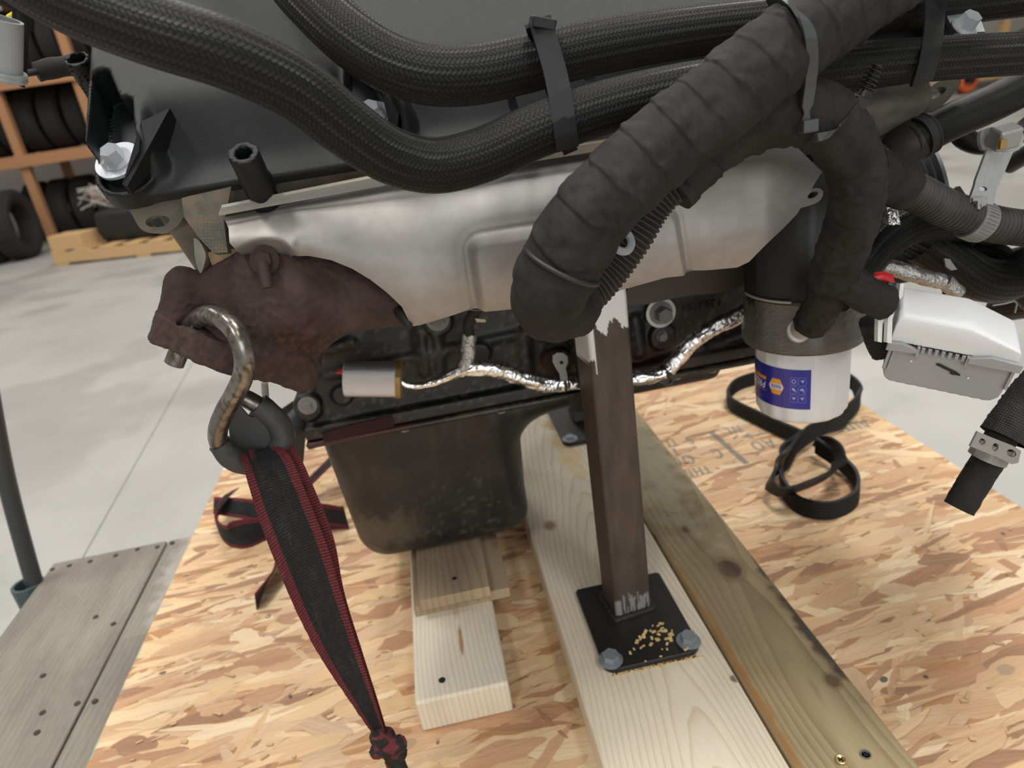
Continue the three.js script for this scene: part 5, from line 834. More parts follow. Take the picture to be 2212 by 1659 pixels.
{
  const t = thing('cable_tie', Zp(1852, 230, -0.40), 'black cable tie with a barbed push clip standing up from the harness bend', 'cable tie');
  part(t, 'tie_band', ribbon(Q([[1752, 300, -0.378], [1790, 292, -0.374], [1822, 262, -0.3765], [1842, 230, -0.383], [1852, 218, -0.39]]), [V(0.002, 0.0022, 0), V(0.0024, 0.0022, 0), V(0.0026, 0.0018, 0), V(0.0027, 0.0014, 0), V(0.0027, 0.001, 0)], 0.0015, { seg: 40, across: 3 }), M.tieBlack);
  part(t, 'tie_head', rbox(0.008, 0.007, 0.006, 0.0008).applyQuaternion(turnTo(V(0.5, 1, 0.2))).translate(...Zp(1855, 222, -0.388).toArray()), M.tieBlack);
  const a = Zp(1860, 208, -0.39), b = Zp(1896, 140, -0.388), d = b.clone().sub(a), L = d.length();
  const clip = part(t, 'push_clip', put(new THREE.CylinderGeometry(0.0016, 0.0026, L, 10).translate(0, L / 2, 0), a, d), M.tieBlack);
  for (let k = 0; k < 6; k++) part(clip, 'barb', put(lathe([[1e-5, 0], [0.0052 - k * 0.00045, 0.0006], [0.0054 - k * 0.00045, 0.0012], [0.0018, 0.0022], [1e-5, 0.0022]], 16), a.clone().addScaledVector(d, 0.22 + k * 0.135), d), M.tieBlack);
}
// ---------- hook, strap ----------
{
  const t = thing('strap_hook', Zp(560, 1000, -0.47), 'bent grey steel strap hook passed through the rusty manifold flange', 'hook');
  const steelCol = (g) => paint(g, (x, y, z) => { const s = fbm(x * 90, y * 90, z * 90, 4), w = N3(x * 210, y * 70, z * 210); let c = mix3([0.55, 0.53, 0.5], [0.95, 0.93, 0.9], clamp(0.5 + s)); if (w > 0.42) c = [0.42, 0.33, 0.26]; if (y < 0.80) c = mix3(c, [0.36, 0.31, 0.27], 0.65 * clamp(0.6 + s)); return c; });
  part(t, 'hook_rod', steelCol(sweep(Q([[376, 786, -0.474], [392, 748, -0.475], [408, 715, -0.475], [424, 693, -0.472], [450, 681, -0.458], [484, 692, -0.44], [512, 722, -0.431], [527, 765, -0.428], [526, 808, -0.431], [508, 850, -0.438], [485, 890, -0.448], [471, 928, -0.456], [474, 958, -0.464], [492, 982, -0.465], [520, 1000, -0.467], [560, 1003, -0.472], [594, 985, -0.478], [608, 955, -0.482], [603, 922, -0.484], [580, 893, -0.485], [548, 870, -0.485], [520, 856, -0.485]]), 0.0064, { sides: 28, seg: 320 })), M.steel);
  part(t, 'vinyl_sleeve', sweep(Q([[474, 958, -0.464], [492, 982, -0.465], [520, 1000, -0.467], [560, 1003, -0.472], [594, 985, -0.478], [608, 955, -0.482], [603, 922, -0.484], [580, 893, -0.485], [556, 875, -0.485]]), (s, a, u) => 0.0078 + 0.0005 * N3(s * 90, Math.cos(a), Math.sin(a)) + (u > 0.55 ? 0.0012 : 0), { sides: 28, seg: 140 }), M.rubberGrey, 'cracked dark rubber sleeve');
  part(t, 'keeper_plate', patch([[497, 868], [520, 880], [540, 900], [562, 902], [580, 920], [585, 950], [576, 985], [540, 992], [514, 986], [500, 960], [494, 920]], (x, y) => -0.478, { thick: 0.0015, cell: 14 }), std({ color: C(0.05, 0.05, 0.052), roughness: 0.75 }));
  const u = thing('ratchet_strap', Zp(835, 1600, -0.43), 'taut black strap with red edges running from the hook down to a knot', 'strap');
  const eL = [[518, 985, -0.462], [524, 1010, -0.455], [560, 1120, -0.446], [606, 1235, -0.44], [655, 1345, -0.436], [715, 1450, -0.433], [772, 1535, -0.431], [810, 1588, -0.43]], eR = [[596, 966, -0.475], [622, 985, -0.468], [664, 1070, -0.455], [706, 1175, -0.448], [741, 1290, -0.442], [778, 1410, -0.437], [812, 1515, -0.433], [834, 1586, -0.431]];
  const A = Q(eL), B2 = Q(eR), mid = A.map((p, i) => p.clone().lerp(B2[i], 0.5)), half = A.map((p, i) => B2[i].clone().sub(p).multiplyScalar(0.5));
  part(u, 'webbing', ribbon(mid, half, 0.0018, { seg: 150, across: 16, belly: (tt, s) => (0.006 * Math.sin(Math.PI * Math.min(1, tt * 1.3)) + 0.002) * (s * s - 0.4) * (tt > 0.6 ? 1.4 : 1) + 0.0007 * N3(tt * 40, s * 3, 1) }), M.web);
  part(u, 'webbing_back', ribbon(mid.map((p, i) => p.clone().add(V(i < 4 ? 0.005 : 0.0012, 0.001, -0.006 * (1 - i / 8)))), half, 0.0018, { seg: 120, across: 12, belly: (tt, s) => -0.004 * (1 - s * s) }), M.web);
  const k0 = Zp(838, 1612, -0.43), lump = [capsule(Zp(818, 1592, -0.43), Zp(858, 1625, -0.428), 0.0072, 0.008), capsule(Zp(815, 1622, -0.428), Zp(862, 1606, -0.426), 0.0062, 0.0064), capsule(Zp(835, 1590, -0.436), Zp(850, 1650, -0.43), 0.007, 0.006)];
  const kg = sdfMesh((x, y, z) => sMin(sMin(lump[0](x, y, z), lump[1](x, y, z), 0.0025), lump[2](x, y, z), 0.0025) + 0.0007 * N3(x * 300, y * 300, z * 300), k0.clone().addScalar(-0.035), k0.clone().addScalar(0.035), 0.0012);
  part(u, 'knot', paint(kg, (x, y, z) => N3(x * 90, y * 130, z * 90) > 0.25 ? [0.20, 0.035, 0.045] : [0.022 + 0.03 * clamp(fbm(x * 150, y * 150, z * 150, 3)), 0.022 + 0.03 * clamp(fbm(x * 150, y * 150, z * 150, 3)), 0.02]), std({ vertexColors: true, color: C(1), roughness: 0.95, bumpMap: at(grain, 0.015), bumpScale: 0.0006 }));
  const e = Yp(900, 1790, YO + 0.004);
  part(u, 'tail', sweep([Zp(850, 1630, -0.43), Zp(866, 1665, -0.428), Zp(885, 1720, -0.42), e], (s, a) => 0.0062 + 0.0012 * Math.sin(a * 3) , { sides: 18 }), M.blackSoft);
}
// ---------- foil-wrapped loom along the block ----------
{
  const t = thing('foil_loom', Zp(1000, 840, -0.64), 'shiny foil-wrapped wiring running along the block to a foil canister', 'wiring');
  const crinkle = (r) => (s, a) => 1.22 * r * (1 + 0.15 * N3(Math.cos(a) * 1.4, Math.sin(a) * 1.4, s * 60) + 0.1 * Math.abs(N3(Math.cos(a) * 3 + 5, Math.sin(a) * 3, s * 140))) ;
  part(t, 'foil_wrap', sweep(Q([[864, 822, -0.622], [880, 832, -0.622], [925, 830, -0.622], [965, 815, -0.622], [1000, 799, -0.62], [1035, 794, -0.62], [1075, 799, -0.62], [1125, 815, -0.622], [1175, 829, -0.624], [1215, 829, -0.626], [1270, 822, -0.628], [1340, 818, -0.628], [1400, 814, -0.628], [1434, 804, -0.628]]), (s, a, u) => crinkle(0.0022 + 0.0036 * sstep(0, 0.12, s) + 0.0016 * sstep(0.045, 0.07, s) * sstep(0.12, 0.08, s) )(s, a), { sides: 30, seg: 460 }), M.foil);
  part(t, 'foil_wrap', sweep(Q([[1442, 797, -0.628], [1465, 772, -0.627], [1500, 735, -0.626], [1545, 706, -0.624], [1582, 688, -0.622], [1622, 668, -0.62]]), crinkle(0.0062), { sides: 26, seg: 180 }), M.foil);
  part(t, 'black_joint', sweep(Q([[1428, 806, -0.628], [1438, 800, -0.628], [1448, 790, -0.628]]), 0.0072, { sides: 20, seg: 16 }), M.black);
  const clip = plateP([[1424, 824], [1440, 812], [1458, 806], [1461, 812], [1453, 830], [1446, 836], [1430, 830]], -0.632, 0.003, [[1446, 822, 5, 6, 0.4]], false); part(t, 'clip', clip, M.iron2);
  part(t, 'foil_branch', sweep(Q([[1000, 800, -0.619], [1010, 775, -0.62], [1012, 740, -0.622], [1014, 722, -0.623]]), crinkle(0.0052), { sides: 22, seg: 80 }), M.foilDull);
  part(t, 'lead', sweep(Q([[1013, 726, -0.623], [1012, 700, -0.61], [1030, 668, -0.58], [1045, 640, -0.56]]), (s) => 0.0046 + 0.0006 * Math.sin(s * 900), { sides: 16, seg: 60 }), M.blackSoft);
  part(t, 'lead_clip', plateP([[1026, 688], [1048, 690], [1050, 696], [1030, 696]], -0.575, 0.003, [], false), std({ color: C(0.42, 0.4, 0.27), roughness: 0.5 }));
  part(t, 'p_clamp', plateP([[1194, 768], [1203, 762], [1216, 762], [1226, 770], [1227, 784], [1222, 796], [1226, 812], [1226, 822], [1211, 822], [1209, 808], [1200, 794], [1194, 782]], -0.618, 0.0025, [[1213, 783, 4, 4]], false), std({ color: C(0.26, 0.255, 0.25), metalness: 0.5, roughness: 0.6 }));
  part(t, 'clamp_band', sweep(Array.from({ length: 20 }, (_, k) => { const c = Zp(1219, 828, -0.6262), a = k / 20 * 6.2832; return c.add(V(0, 0.0072 * Math.cos(a), 0.0072 * Math.sin(a))); }), 0.0016, { closed: true, sides: 8, seg: 60 }), M.iron2);
  const c0 = Zp(744, 818, -0.625), c1 = Zp(858, 820, -0.622), ax = c1.clone().sub(c0), L = ax.length();
  const can = part(t, 'foil_canister', put(lathe([[1e-5, 0], [0.0158, 0], [0.0166, 0.001], [0.0166, L], [1e-5, L]], 40), c0, ax), M.foilCan);
  part(can, 'end_disc', put(lathe([[0.006, 0.0015], [0.0155, 0.0015], [0.0172, 0.0005], [0.0172, -0.004], [0.006, -0.004], [0.006, 0.0015]].reverse(), 40), c1.clone().addScaledVector(ax.clone().normalize(), 0.003), ax), M.brass);
  part(can, 'inner_disc', put(lathe([[1e-5, 0.0005], [0.006, 0.0005], [0.006, -0.003], [1e-5, -0.003]].reverse(), 24), c1.clone().addScaledVector(ax.clone().normalize(), 0.003), ax), M.brass);
  part(can, 'red_tag', put(new THREE.ConeGeometry(0.005, 0.011, 10), Zp(736, 803, -0.622), V(-1, 0, 0.1)), M.red);
}
// ---------- pale connector box at the right ----------
{
  const o = Zp(1922, 738, -0.43), ex = Zp(2205, 792, -0.388).sub(o), L = ex.length(), px = L / 288; ex.normalize();
  const up0 = V(0.02, 0.95, 0.24), ey = up0.addScaledVector(ex, -up0.dot(ex)).normalize(), ez = ex.clone().cross(ey);
  const W3 = (x, y, z) => o.clone().addScaledVector(ex, x).addScaledVector(ey, y).addScaledVector(ez, z);
  const t = thing('connector_box', W3(L / 2, -0.03, -0.015), 'pale grey and white wiring connector box hanging from the harness at right', 'connector');
  const up = 0.0215, D = 0.044;
  // hood: bevelled block, falling away at the right end
  const hood = sdfMesh((x, y, z) => {
    const q = V(x - o.x, y - o.y, z - o.z), u = q.dot(ex), v = q.dot(ey), w = q.dot(ez);
    const topAt = up - Math.max(0, u - 0.56 * L) * 0.36, front = -0.001 - 0.0 * v;
    let d = boxD(u - L / 2, v - 0.010, w + D / 2, L / 2, 0.020, D / 2, 0.0012);
    d = sMax(d, v - topAt, 0.004); d = sMax(d, -v, 0.0005); d = Math.max(d, w - front); d = sMax(d, (w + v - 0.0175) * 0.71, 0.006); d = sMax(d, u - L + 0.001, 0.004);
    return d;
  }, W3(0, 0, 0).clone().addScalar(-0.075).add(V(0.05, 0.01, -0.01)), W3(L, 0, 0).clone().addScalar(0.05).add(V(0.0, 0, -0.02)), 0.0013);
  part(t, 'hood', hood, M.white, 'white plastic hood');
  const tray = sdfMesh((x, y, z) => {
    const q = V(x - o.x, y - o.y, z - o.z), u = q.dot(ex), v = q.dot(ey), w = q.dot(ez);
    let d = boxD(u - L / 2, v + 0.012, w + 0.021, L / 2 - 0.0025, 0.0215, 0.02, 0.001); const dx = Math.max(Math.abs(u - L / 2) - (L / 2 - 0.0025 - 0.009), 0), dy = Math.max(-(v + 0.0335 - 0.009), 0); d = Math.max(d, Math.hypot(dx, dy) - 0.009); d = Math.max(d, v + 0.004);
    return d;
  }, W3(0, 0, 0).clone().addScalar(-0.075).add(V(0.05, 0, -0.01)), W3(L, 0, 0).clone().addScalar(0.045).add(V(0, -0.02, -0.02)), 0.0014);
  const tr = part(t, 'tray', tray, M.greyPlastic, 'grey plastic tray');
  const on = (P, depth, z) => { const g = plate(P.map(([x, y]) => [x * px, y * px]), depth, 0.0003); g.deleteAttribute('uv'); return boxUV(lay(g.toNonIndexed(), W3(0, 0, z), ex, ey)); };
  part(tr, 'collar', on([[-4, 2], [26, 6], [66, -6], [66, -14], [-4, -20]].reverse(), 0.004, -0.001), M.greyPlastic);
  part(tr, 'collar', on([[178, 0], [222, 14], [290, 8], [290, -14], [178, -14]].reverse(), 0.004, -0.001), M.greyPlastic);
  for (let k = 0; k < 7; k++) part(tr, 'rib', on([[74 + k * 15, 0], [82 + k * 15, 0], [82 + k * 15, -16], [74 + k * 15, -16]].reverse(), 0.0018, -0.001), M.greyPlastic);
  for (const [a, b] of [[64, 70], [174, 180]]) part(tr, 'rib', on([[a, 2], [b, 2], [b, -26], [a, -26]].reverse(), 0.0032, -0.001), M.greyPlastic);
  for (const a of [14, 4, 276]) part(tr, 'guide_rail', on([[a, -18], [a + 7, -18], [a + 7, -82 + (a > 99 ? 10 : 0)], [a, -82 + (a > 99 ? 10 : 0)]].reverse(), 0.0024, -0.0016), M.greyPlastic);
  part(tr, 'pen_mark', on([[118, -38], [124, -36], [166, -50], [177, -56], [178, -60], [160, -61], [152, -58], [160, -56], [118, -42]].reverse(), 0.0003 * 2.2, -0.0008), std({ color: C(0.02, 0.013, 0.012), roughness: 0.7 }));
  for (const [a, b] of [[62, -46], [196, -62]]) part(tr, 'moulded_dot', on(Array.from({ length: 10 }, (_, k) => [a + 3 * Math.cos(k * 0.628), b + 3 * Math.sin(k * 0.628)]), 0.0008, -0.0009), M.white);
  // lever arms at the left end and the black strap through them
  const P = (l, z) => plateP(l, z, 0.004, [], false);
  part(t, 'lever_arm', P([[1918, 648], [1927, 640], [1926, 662], [1907, 700], [1905, 740], [1896, 738], [1897, 690], [1908, 668]], -0.428), M.white);
  part(t, 'lever_arm', P([[1945, 612], [1953, 614], [1950, 640], [1938, 655], [1928, 690], [1926, 742], [1916, 740], [1918, 690], [1930, 650], [1942, 636]], -0.424), M.white);
  part(t, 'lever_bridge', P([[1903, 668], [1926, 668], [1922, 690], [1900, 690]], -0.43), M.white);
  part(t, 'lock_slide', P([[1920, 610], [1948, 612], [1940, 640], [1928, 660], [1910, 668], [1915, 640]], -0.436), M.black);
  solo('wire', sweep(Q([[1880, 606, -0.44], [1896, 600, -0.438], [1918, 602, -0.438], [1926, 618, -0.44]]), 0.0028, { sides: 12 }), M.red, 'red wire end curling above the connector box', 'wire');
  solo('wire', sweep(Q([[1886, 598, -0.444], [1905, 594, -0.446], [1924, 600, -0.447]]), 0.0026, { sides: 12 }), M.red, 'second red wire lying just behind the first one', 'wire');
  solo('wire_seal', put(lathe([[0.0012, 0], [0.0034, 0], [0.0036, 0.006], [0.0012, 0.006], [0.0012, 0]], 18), Zp(1905, 624, -0.434), V(0.3, 0.2, 1)), M.teal, 'small teal rubber wire seal below the red wires', 'seal');
  solo('mesh_sleeve', dusty(sweep(Q([[1885, 690, -0.455], [1893, 715, -0.455], [1902, 742, -0.452], [1914, 762, -0.45]]), (s, a) => 0.0098 + 0.0006 * N3(s * 200, a * 3, 1), { sides: 28, seg: 40 }), 2), M.meshSleeve, 'frayed black mesh sleeve hanging left of the connector box', 'sleeve');
  solo('wire_lug', plateP([[1862, 655], [1880, 660], [1890, 690], [1880, 708], [1866, 700], [1858, 676]], -0.47, 0.003, [[1878, 690, 5, 4]], false), M.greyPlastic, 'small grey eyelet lug between oil filter adapter and connector box', 'lug');
}
// ---------- hoses, bracket and pulley behind the connector ----------
{
  const t = thing('rubber_hose', Zp(1960, 300, -0.5), 'smooth black rubber hose with a band clamp coming in from the right edge', 'hose');
  part(t, 'hose_body', sweep(more(Q([[2290, 130, -0.50], [2215, 185, -0.50], [2140, 225, -0.50], [2060, 260, -0.50], [1990, 295, -0.50], [1962, 309, -0.50]]), [V(0.08, 0.01, -0.12), V(0.045, 0.025, -0.03)]), 0.0134, { sides: 32, seg: 120 }), M.rubber);
  part(t, 'hose_neck', sweep(Q([[1985, 297, -0.50], [1955, 315, -0.503], [1930, 340, -0.51], [1905, 370, -0.525]]), 0.0148, { sides: 32, seg: 40 }), M.rubber2);
  part(t, 'band_clamp', sweep(Q([[2006, 287, -0.50], [1996, 292, -0.50], [1984, 298, -0.50]]), (s, a, u) => 0.0145 + (u < 0.2 || u > 0.75 ? 0.0008 : 0), { sides: 36, seg: 20 }), M.rubberGrey);
  const t2 = thing('rubber_hose', Zp(2110, 320, -0.56), 'short curved black hose behind the clamped hose at the right edge', 'hose');
  part(t2, 'hose_body', sweep(more(Q([[2060, 270, -0.56], [2085, 300, -0.56], [2125, 312, -0.56], [2180, 295, -0.56], [2260, 270, -0.56]]), [], [V(0.05, -0.01, -0.03), V(0.06, -0.05, -0.1)]), 0.0085, { sides: 24, seg: 60 }), M.rubber);
  const b = thing('cable_bracket', Zp(2120, 500, -0.44), 'grey metal cable bracket clamped on the ribbed conduit at right', 'bracket');
  part(b, 'bracket_arm', plateP([[2132, 325], [2188, 330], [2160, 396], [2154, 404], [2146, 440], [2140, 458], [2095, 452], [2092, 440], [2106, 400], [2108, 390]], (x, y) => -0.446 + 0.00004 * (y - 330), 0.0022, [[2124, 408, 9, 5, 0.1]], false), M.bracket);
  part(b, 'bracket_head', plateP([[2117, 295], [2122, 282], [2140, 275], [2170, 272], [2195, 276], [2208, 282], [2212, 300], [2204, 318], [2192, 326], [2132, 326], [2120, 316]], -0.448, 0.003, [], true), M.bracket);
  part(b, 'bracket_tower', rbox(0.0165, 0.014, 0.012, 0.002).applyQuaternion(turnTo(V(-0.1, 1, 0.35))).translate(...Zp(2170, 296, -0.440).toArray()), M.zincDull);
  part(b, 'brass_clip', rbox(0.0045, 0.006, 0.003, 0.0006).translate(...Zp(2165, 312, -0.432).toArray()), M.brass);
  part(b, 'conduit_clamp', ribbon(Array.from({ length: 41 }, (_, k) => { const c = Zp(2108, 476, -0.45), d = Zp(2140, 486, -0.45).sub(Zp(2080, 462, -0.45)).normalize(), e = d.clone().cross(V(0, 0, 1)).normalize(), f = d.clone().cross(e), a = k / 40 * 6.2832; return c.addScaledVector(e, 0.0132 * Math.cos(a)).addScaledVector(f, 0.0132 * Math.sin(a)); }), Array.from({ length: 41 }, () => Zp(2140, 486, -0.45).sub(Zp(2080, 462, -0.45)).normalize().multiplyScalar(0.0062)), 0.0016, { seg: 300, across: 4, belly: (t, s) => 0.0007 * (Math.abs(s) < 0.8 && Math.sin(t * 230) > 0 ? 1 : 0) }), M.bracket2);
  part(b, 'clamp_lock', plateP([[2102, 428], [2134, 424], [2134, 432], [2118, 434], [2118, 452], [2112, 452], [2112, 434], [2102, 434]], -0.438, 0.002, [], false), M.zincDull);
  const c = thing('ribbed_conduit', Zp(2060, 470, -0.46), 'dusty ribbed conduit running right from the taped harness', 'conduit');
  part(c, 'conduit_body', dusty(sweep(more(Q([[1880, 372, -0.425], [1930, 395, -0.44], [1985, 420, -0.447], [2040, 448, -0.45], [2108, 474, -0.45], [2170, 488, -0.45], [2300, 500, -0.45]]), [], [V(0.04, -0.01, -0.02), V(0.06, -0.05, -0.08), V(0.03, -0.09, -0.14)]), ribs(0.0112, 0.0034, 0.0016), { sides: 30, seg: 900 }), 6), M.dustyConduitV);
  part(c, 'tape_cuff', dusty(sweep(Q([[1868, 360, -0.418], [1900, 378, -0.43], [1932, 394, -0.44], [1952, 404, -0.442]]), wrap((s) => 0.0142, 0.008, 5, 0.0008), { sides: 36, seg: 80 }), 4), M.tape);
  const p = thing('pulley', Zp(1970, 400, -0.66), 'grey grooved pulley mostly hidden behind hoses at right', 'pulley');
  const pc = Zp(1925, 445, -0.64), pa = V(1, 0.12, 0.25), pr = 0.062; part(p, 'pulley_wheel', put(lathe([[1e-5, 0], [pr * 0.8, 0], [pr, 0.004], [pr, 0.006], [pr - 0.004, 0.009], [pr, 0.012], [pr - 0.004, 0.015], [pr, 0.018], [pr - 0.004, 0.021], [pr + 0.001, 0.024], [pr + 0.001, 0.027], [pr * 0.7, 0.027], [1e-5, 0.02]], 64), pc, pa), M.pulley);
  part(p, 'shaft', put(new THREE.CylinderGeometry(0.016, 0.016, 0.12, 24).translate(0, -0.055, 0), pc, pa), M.pulley);
  for (const [l, z, lab] of [[[[1925, 245], [1965, 222], [1970, 250], [1958, 285], [1938, 305], [1922, 290]], -0.515, 'crumpled silver foil patch under the cover corner'], [[[1914, 440], [1936, 452], [1944, 484], [1918, 486]], -0.47, 'small shiny foil scrap between harness and ribbed conduit'], [[[1905, 318], [1920, 322], [1916, 345], [1906, 340]], -0.50, 'tiny silver foil tip beside the harness bend']]) {
    const g = patch(l, () => z, { cell: 4, thick: 0.004, smooth: false, relief: (x, y) => 0.0028 * Math.abs(N3(x * 0.09, y * 0.09, 4)) });
    solo('foil_scrap', g, lab[0] === 'c' ? M.foilDull : M.foil, lab, 'foil');
  }
  const fs = thing('foil_sleeve', Zp(1990, 590, -0.5), 'flattened silver foil sleeve lying above the connector box', 'sleeve');
  part(fs, 'foil_tube', sweep(Q([[1880, 575, -0.5], [1920, 578, -0.495], [1965, 590, -0.49], [2010, 603, -0.488], [2032, 606, -0.488]]), (s, a) => 0.0075 * (1 + 0.12 * N3(s * 90, Math.cos(a) * 2, Math.sin(a) * 2)) * (0.75 + 0.25 * Math.abs(Math.sin(a))), { sides: 26, seg: 90 }), M.foilDull);
  part(fs, 'foil_tip', sweep(Q([[2040, 608, -0.487], [2056, 622, -0.486], [2068, 634, -0.486]]), (s, a) => 0.0062 * (1 + 0.14 * N3(s * 120, Math.cos(a) * 2, Math.sin(a) * 2)), { sides: 20, seg: 30 }), M.foilDull);
  const braid = (pts, r, label) => solo('braided_sleeve', sweep(more(Q(pts), [], [V(0.035, -0.01, -0.03), V(0.045, -0.04, -0.1)]), r, { sides: 32, seg: 260, turns: 24 * BR }), M.hose, label, 'sleeve');
  braid([[1800, 640, -0.475], [1850, 590, -0.485], [1900, 530, -0.495], [1960, 490, -0.50], [2050, 480, -0.505], [2140, 490, -0.51]], 0.0145, 'black braided sleeve arching from the harness bend to the right');
  braid([[1990, 520, -0.52], [2050, 560, -0.515], [2110, 600, -0.51], [2170, 605, -0.51], [2240, 570, -0.51]], 0.018, 'thick black braided sleeve sagging behind the connector box at the right edge');
  braid([[2050, 540, -0.54], [2100, 540, -0.54], [2150, 560, -0.535], [2190, 600, -0.53], [2260, 660, -0.53]], 0.0135, 'third black braided sleeve curling down at the right edge');
  solo('dark_duct', sweep(Q([[1850, 560, -0.57], [1930, 560, -0.57], [2020, 545, -0.56], [2090, 545, -0.56]]), 0.022, { sides: 28, seg: 40 }), M.blackSoft, 'dark duct behind the braided sleeves', 'duct');
  solo('metal_tab', plateP([[2040, 558], [2052, 560], [2062, 574], [2068, 582], [2056, 584], [2044, 576]], -0.492, 0.0015, [], false), M.zincDull, 'tiny grey metal tab on the braided sleeves', 'tab');
  solo('black_lug', plateP([[2052, 418], [2074, 402], [2094, 432], [2080, 446], [2060, 446]], -0.47, 0.004, [[2078, 424, 5, 8, 0.4]], false), M.iron2, 'small black eyelet tab left of the grey cable bracket', 'tab');
  solo('wire_loop', sweep(Q([[2144, 660, -0.45], [2170, 656, -0.45], [2196, 651, -0.45], [2195, 664, -0.45], [2192, 676, -0.45]]), 0.0007, { sides: 8 }), M.zincDull, 'thin bare wire bent above the connector box', 'wire');
  const d = thing('drain_hose', Zp(2100, 1090, -0.4), 'cut black hose end with a squeezed metal clamp hanging at the right edge', 'hose');
  part(d, 'hose_body', dusty(sweep(more(Q([[2260, 840, -0.41], [2190, 900, -0.405], [2140, 985, -0.40], [2100, 1050, -0.397], [2071, 1098, -0.395]]), [V(0.07, 0.20, -0.13), V(0.08, 0.14, -0.08), V(0.05, 0.07, -0.02)]), (s, a) => 0.0106 + 0.0004 * N3(s * 150, a, 2) , { sides: 30, seg: 160 }), 8), M.tape);
  part(d, 'mesh_sleeve', dusty(sweep(more(Q([[2275, 790, -0.412], [2225, 860, -0.408], [2190, 908, -0.404], [2166, 945, -0.402]]), [V(0.062, 0.115, -0.055), V(0.036, 0.055, -0.018)]), (s, a, u) => 0.0135 + 0.0018 * sstep(0.6, 1, u) + 0.0008 * N3(s * 220, Math.cos(a) * 3, Math.sin(a) * 3), { sides: 34, seg: 100, caps: false }), 8), M.meshSleeve);
  const cc = Zp(2141, 975, -0.40), dir = Zp(2160, 945, -0.40).sub(Zp(2120, 1015, -0.40)).normalize(), e2 = dir.clone().cross(V(0, 0, 1)).normalize(), f2 = dir.clone().cross(e2);
  part(d, 'hose_clamp', ribbon(Array.from({ length: 40 }, (_, k) => { const a = k / 39 * 6.2; return cc.clone().addScaledVector(e2, 0.0122 * Math.cos(a)).addScaledVector(f2, 0.0122 * Math.sin(a)); }), Array.from({ length: 40 }, () => dir.clone().multiplyScalar(0.0062)), 0.0012, { seg: 100, across: 3 }), M.zincDull);
  part(d, 'clamp_ear', plateP([[2112, 932], [2140, 944], [2186, 962], [2206, 974], [2200, 1000], [2186, 1003], [2150, 986], [2096, 964]], -0.384, 0.0016, [[2185, 979, 11, 8, 0.4], [2150, 966, 7, 9, 0.4], [2122, 954, 7, 7, 0.4]], false), M.zincDull);
}
// ---------- upper left: grey connector and taped wires ----------
{
  const t = thing('grey_connector', Zp(18, 170, -0.42), 'light grey plastic connector shell at the upper left corner', 'connector');
  const c = [Zp(8, 40, -0.425), Zp(8, 172, -0.43)], ax = c[0].clone().sub(c[1]), L = ax.length();
  part(t, 'shell', put(lathe([[1e-5, 0], [0.0085, 0], [0.0085, L], [0.0072, L], [0.0068, L - 0.012], [1e-5, L - 0.012]], 36).scale(1, 1, 0.75), c[1], ax), M.greyConnector);
  for (const k of [0.02, 0.09]) part(t, 'collar', put(lathe([[1e-5, L * k], [0.0102, L * k], [0.0108, L * k + 0.0012], [0.0102, L * k + 0.0024], [1e-5, L * k + 0.0024]], 36).scale(1, 1, 0.8), c[1], ax), M.greyConnector);
  part(t, 'latch_wall', plateP([[36, 20], [50, 60], [46, 150], [40, 185], [26, 178], [34, 110]], -0.44, 0.006, [], false), M.black);
  solo('taped_wire', join([sweep(Q([[30, 160, -0.5], [60, 158, -0.58], [84, 154, -0.6]]), 0.0023, { sides: 10 }), sweep(Q([[78, 156, -0.6], [110, 148, -0.605], [150, 142, -0.61], [182, 138, -0.61]]), (s) => 0.0072 + 0.0008 * N3(s * 90, 1, 1), { sides: 18 })]), M.blackSoft, 'wires bundled in black tape between grey connector and valve cover', 'wire');
  solo('green_wire', sweep(Q([[-30, 2, -0.5], [45, -2, -0.5], [100, -12, -0.5]]), 0.0021, { sides: 10 }), M.green, 'green wire crossing the upper left corner', 'wire');
  solo('yellow_wire', sweep(Q([[20, 40, -0.49], [45, 25, -0.49], [68, 14, -0.49], [100, -12, -0.49]]), 0.0021, { sides: 10 }), M.yellow, 'yellow wire crossing the upper left corner', 'wire');
  solo('black_loom', sweep(Q([[-40, -20, -0.45], [20, -4, -0.45], [48, 20, -0.45], [50, 60, -0.452]]), 0.005, { sides: 16 }), M.blackSoft, 'black wire loom behind the grey connector', 'loom');
}
// ---------- tyre racks and stores across the hall ----------
function tyreGeo(R, w, rim) {   // tyre on the y axis, sidewalls rounded, tread grooves cut as steps
  const a = [[rim, -w * 0.36], [rim + 0.02, -w * 0.42], [mix(rim, R, 0.5), -w * 0.5], [R - 0.03, -w * 0.47], [R - 0.006, -w * 0.38]], tread = [];
  for (let k = 0; k < 5; k++) { const u0 = -w * 0.36 + w * 0.72 * k / 5, u1 = u0 + w * 0.72 / 5 * 0.78; tread.push([R - 0.011, u0 - 0.002], [R, u0 + 0.002], [R, u1], [R - 0.011, u1 + 0.003]); }
  return lathe([...a, ...tread, ...a.map(([r, y]) => [r, -y]).reverse(), [rim - 0.01, 0], [rim, -w * 0.36]], 48);
}
const TYRE = tyreGeo(0.33, 0.22, 0.205);
const TYRES = [];
function tyre(p, axis, k, label) { const o = new THREE.Mesh(TYRE, M.tyre); o.name = numbered('tyre'); o.scale.setScalar(k); o.quaternion.copy(turnTo(axis)); o.position.copy(p); o.castShadow = o.receiveShadow = true; scene.add(o); tag(o, label, 'tyre', 'tyres in the rack'); TYRES.push(o); return o; }
const RK = -8.6;
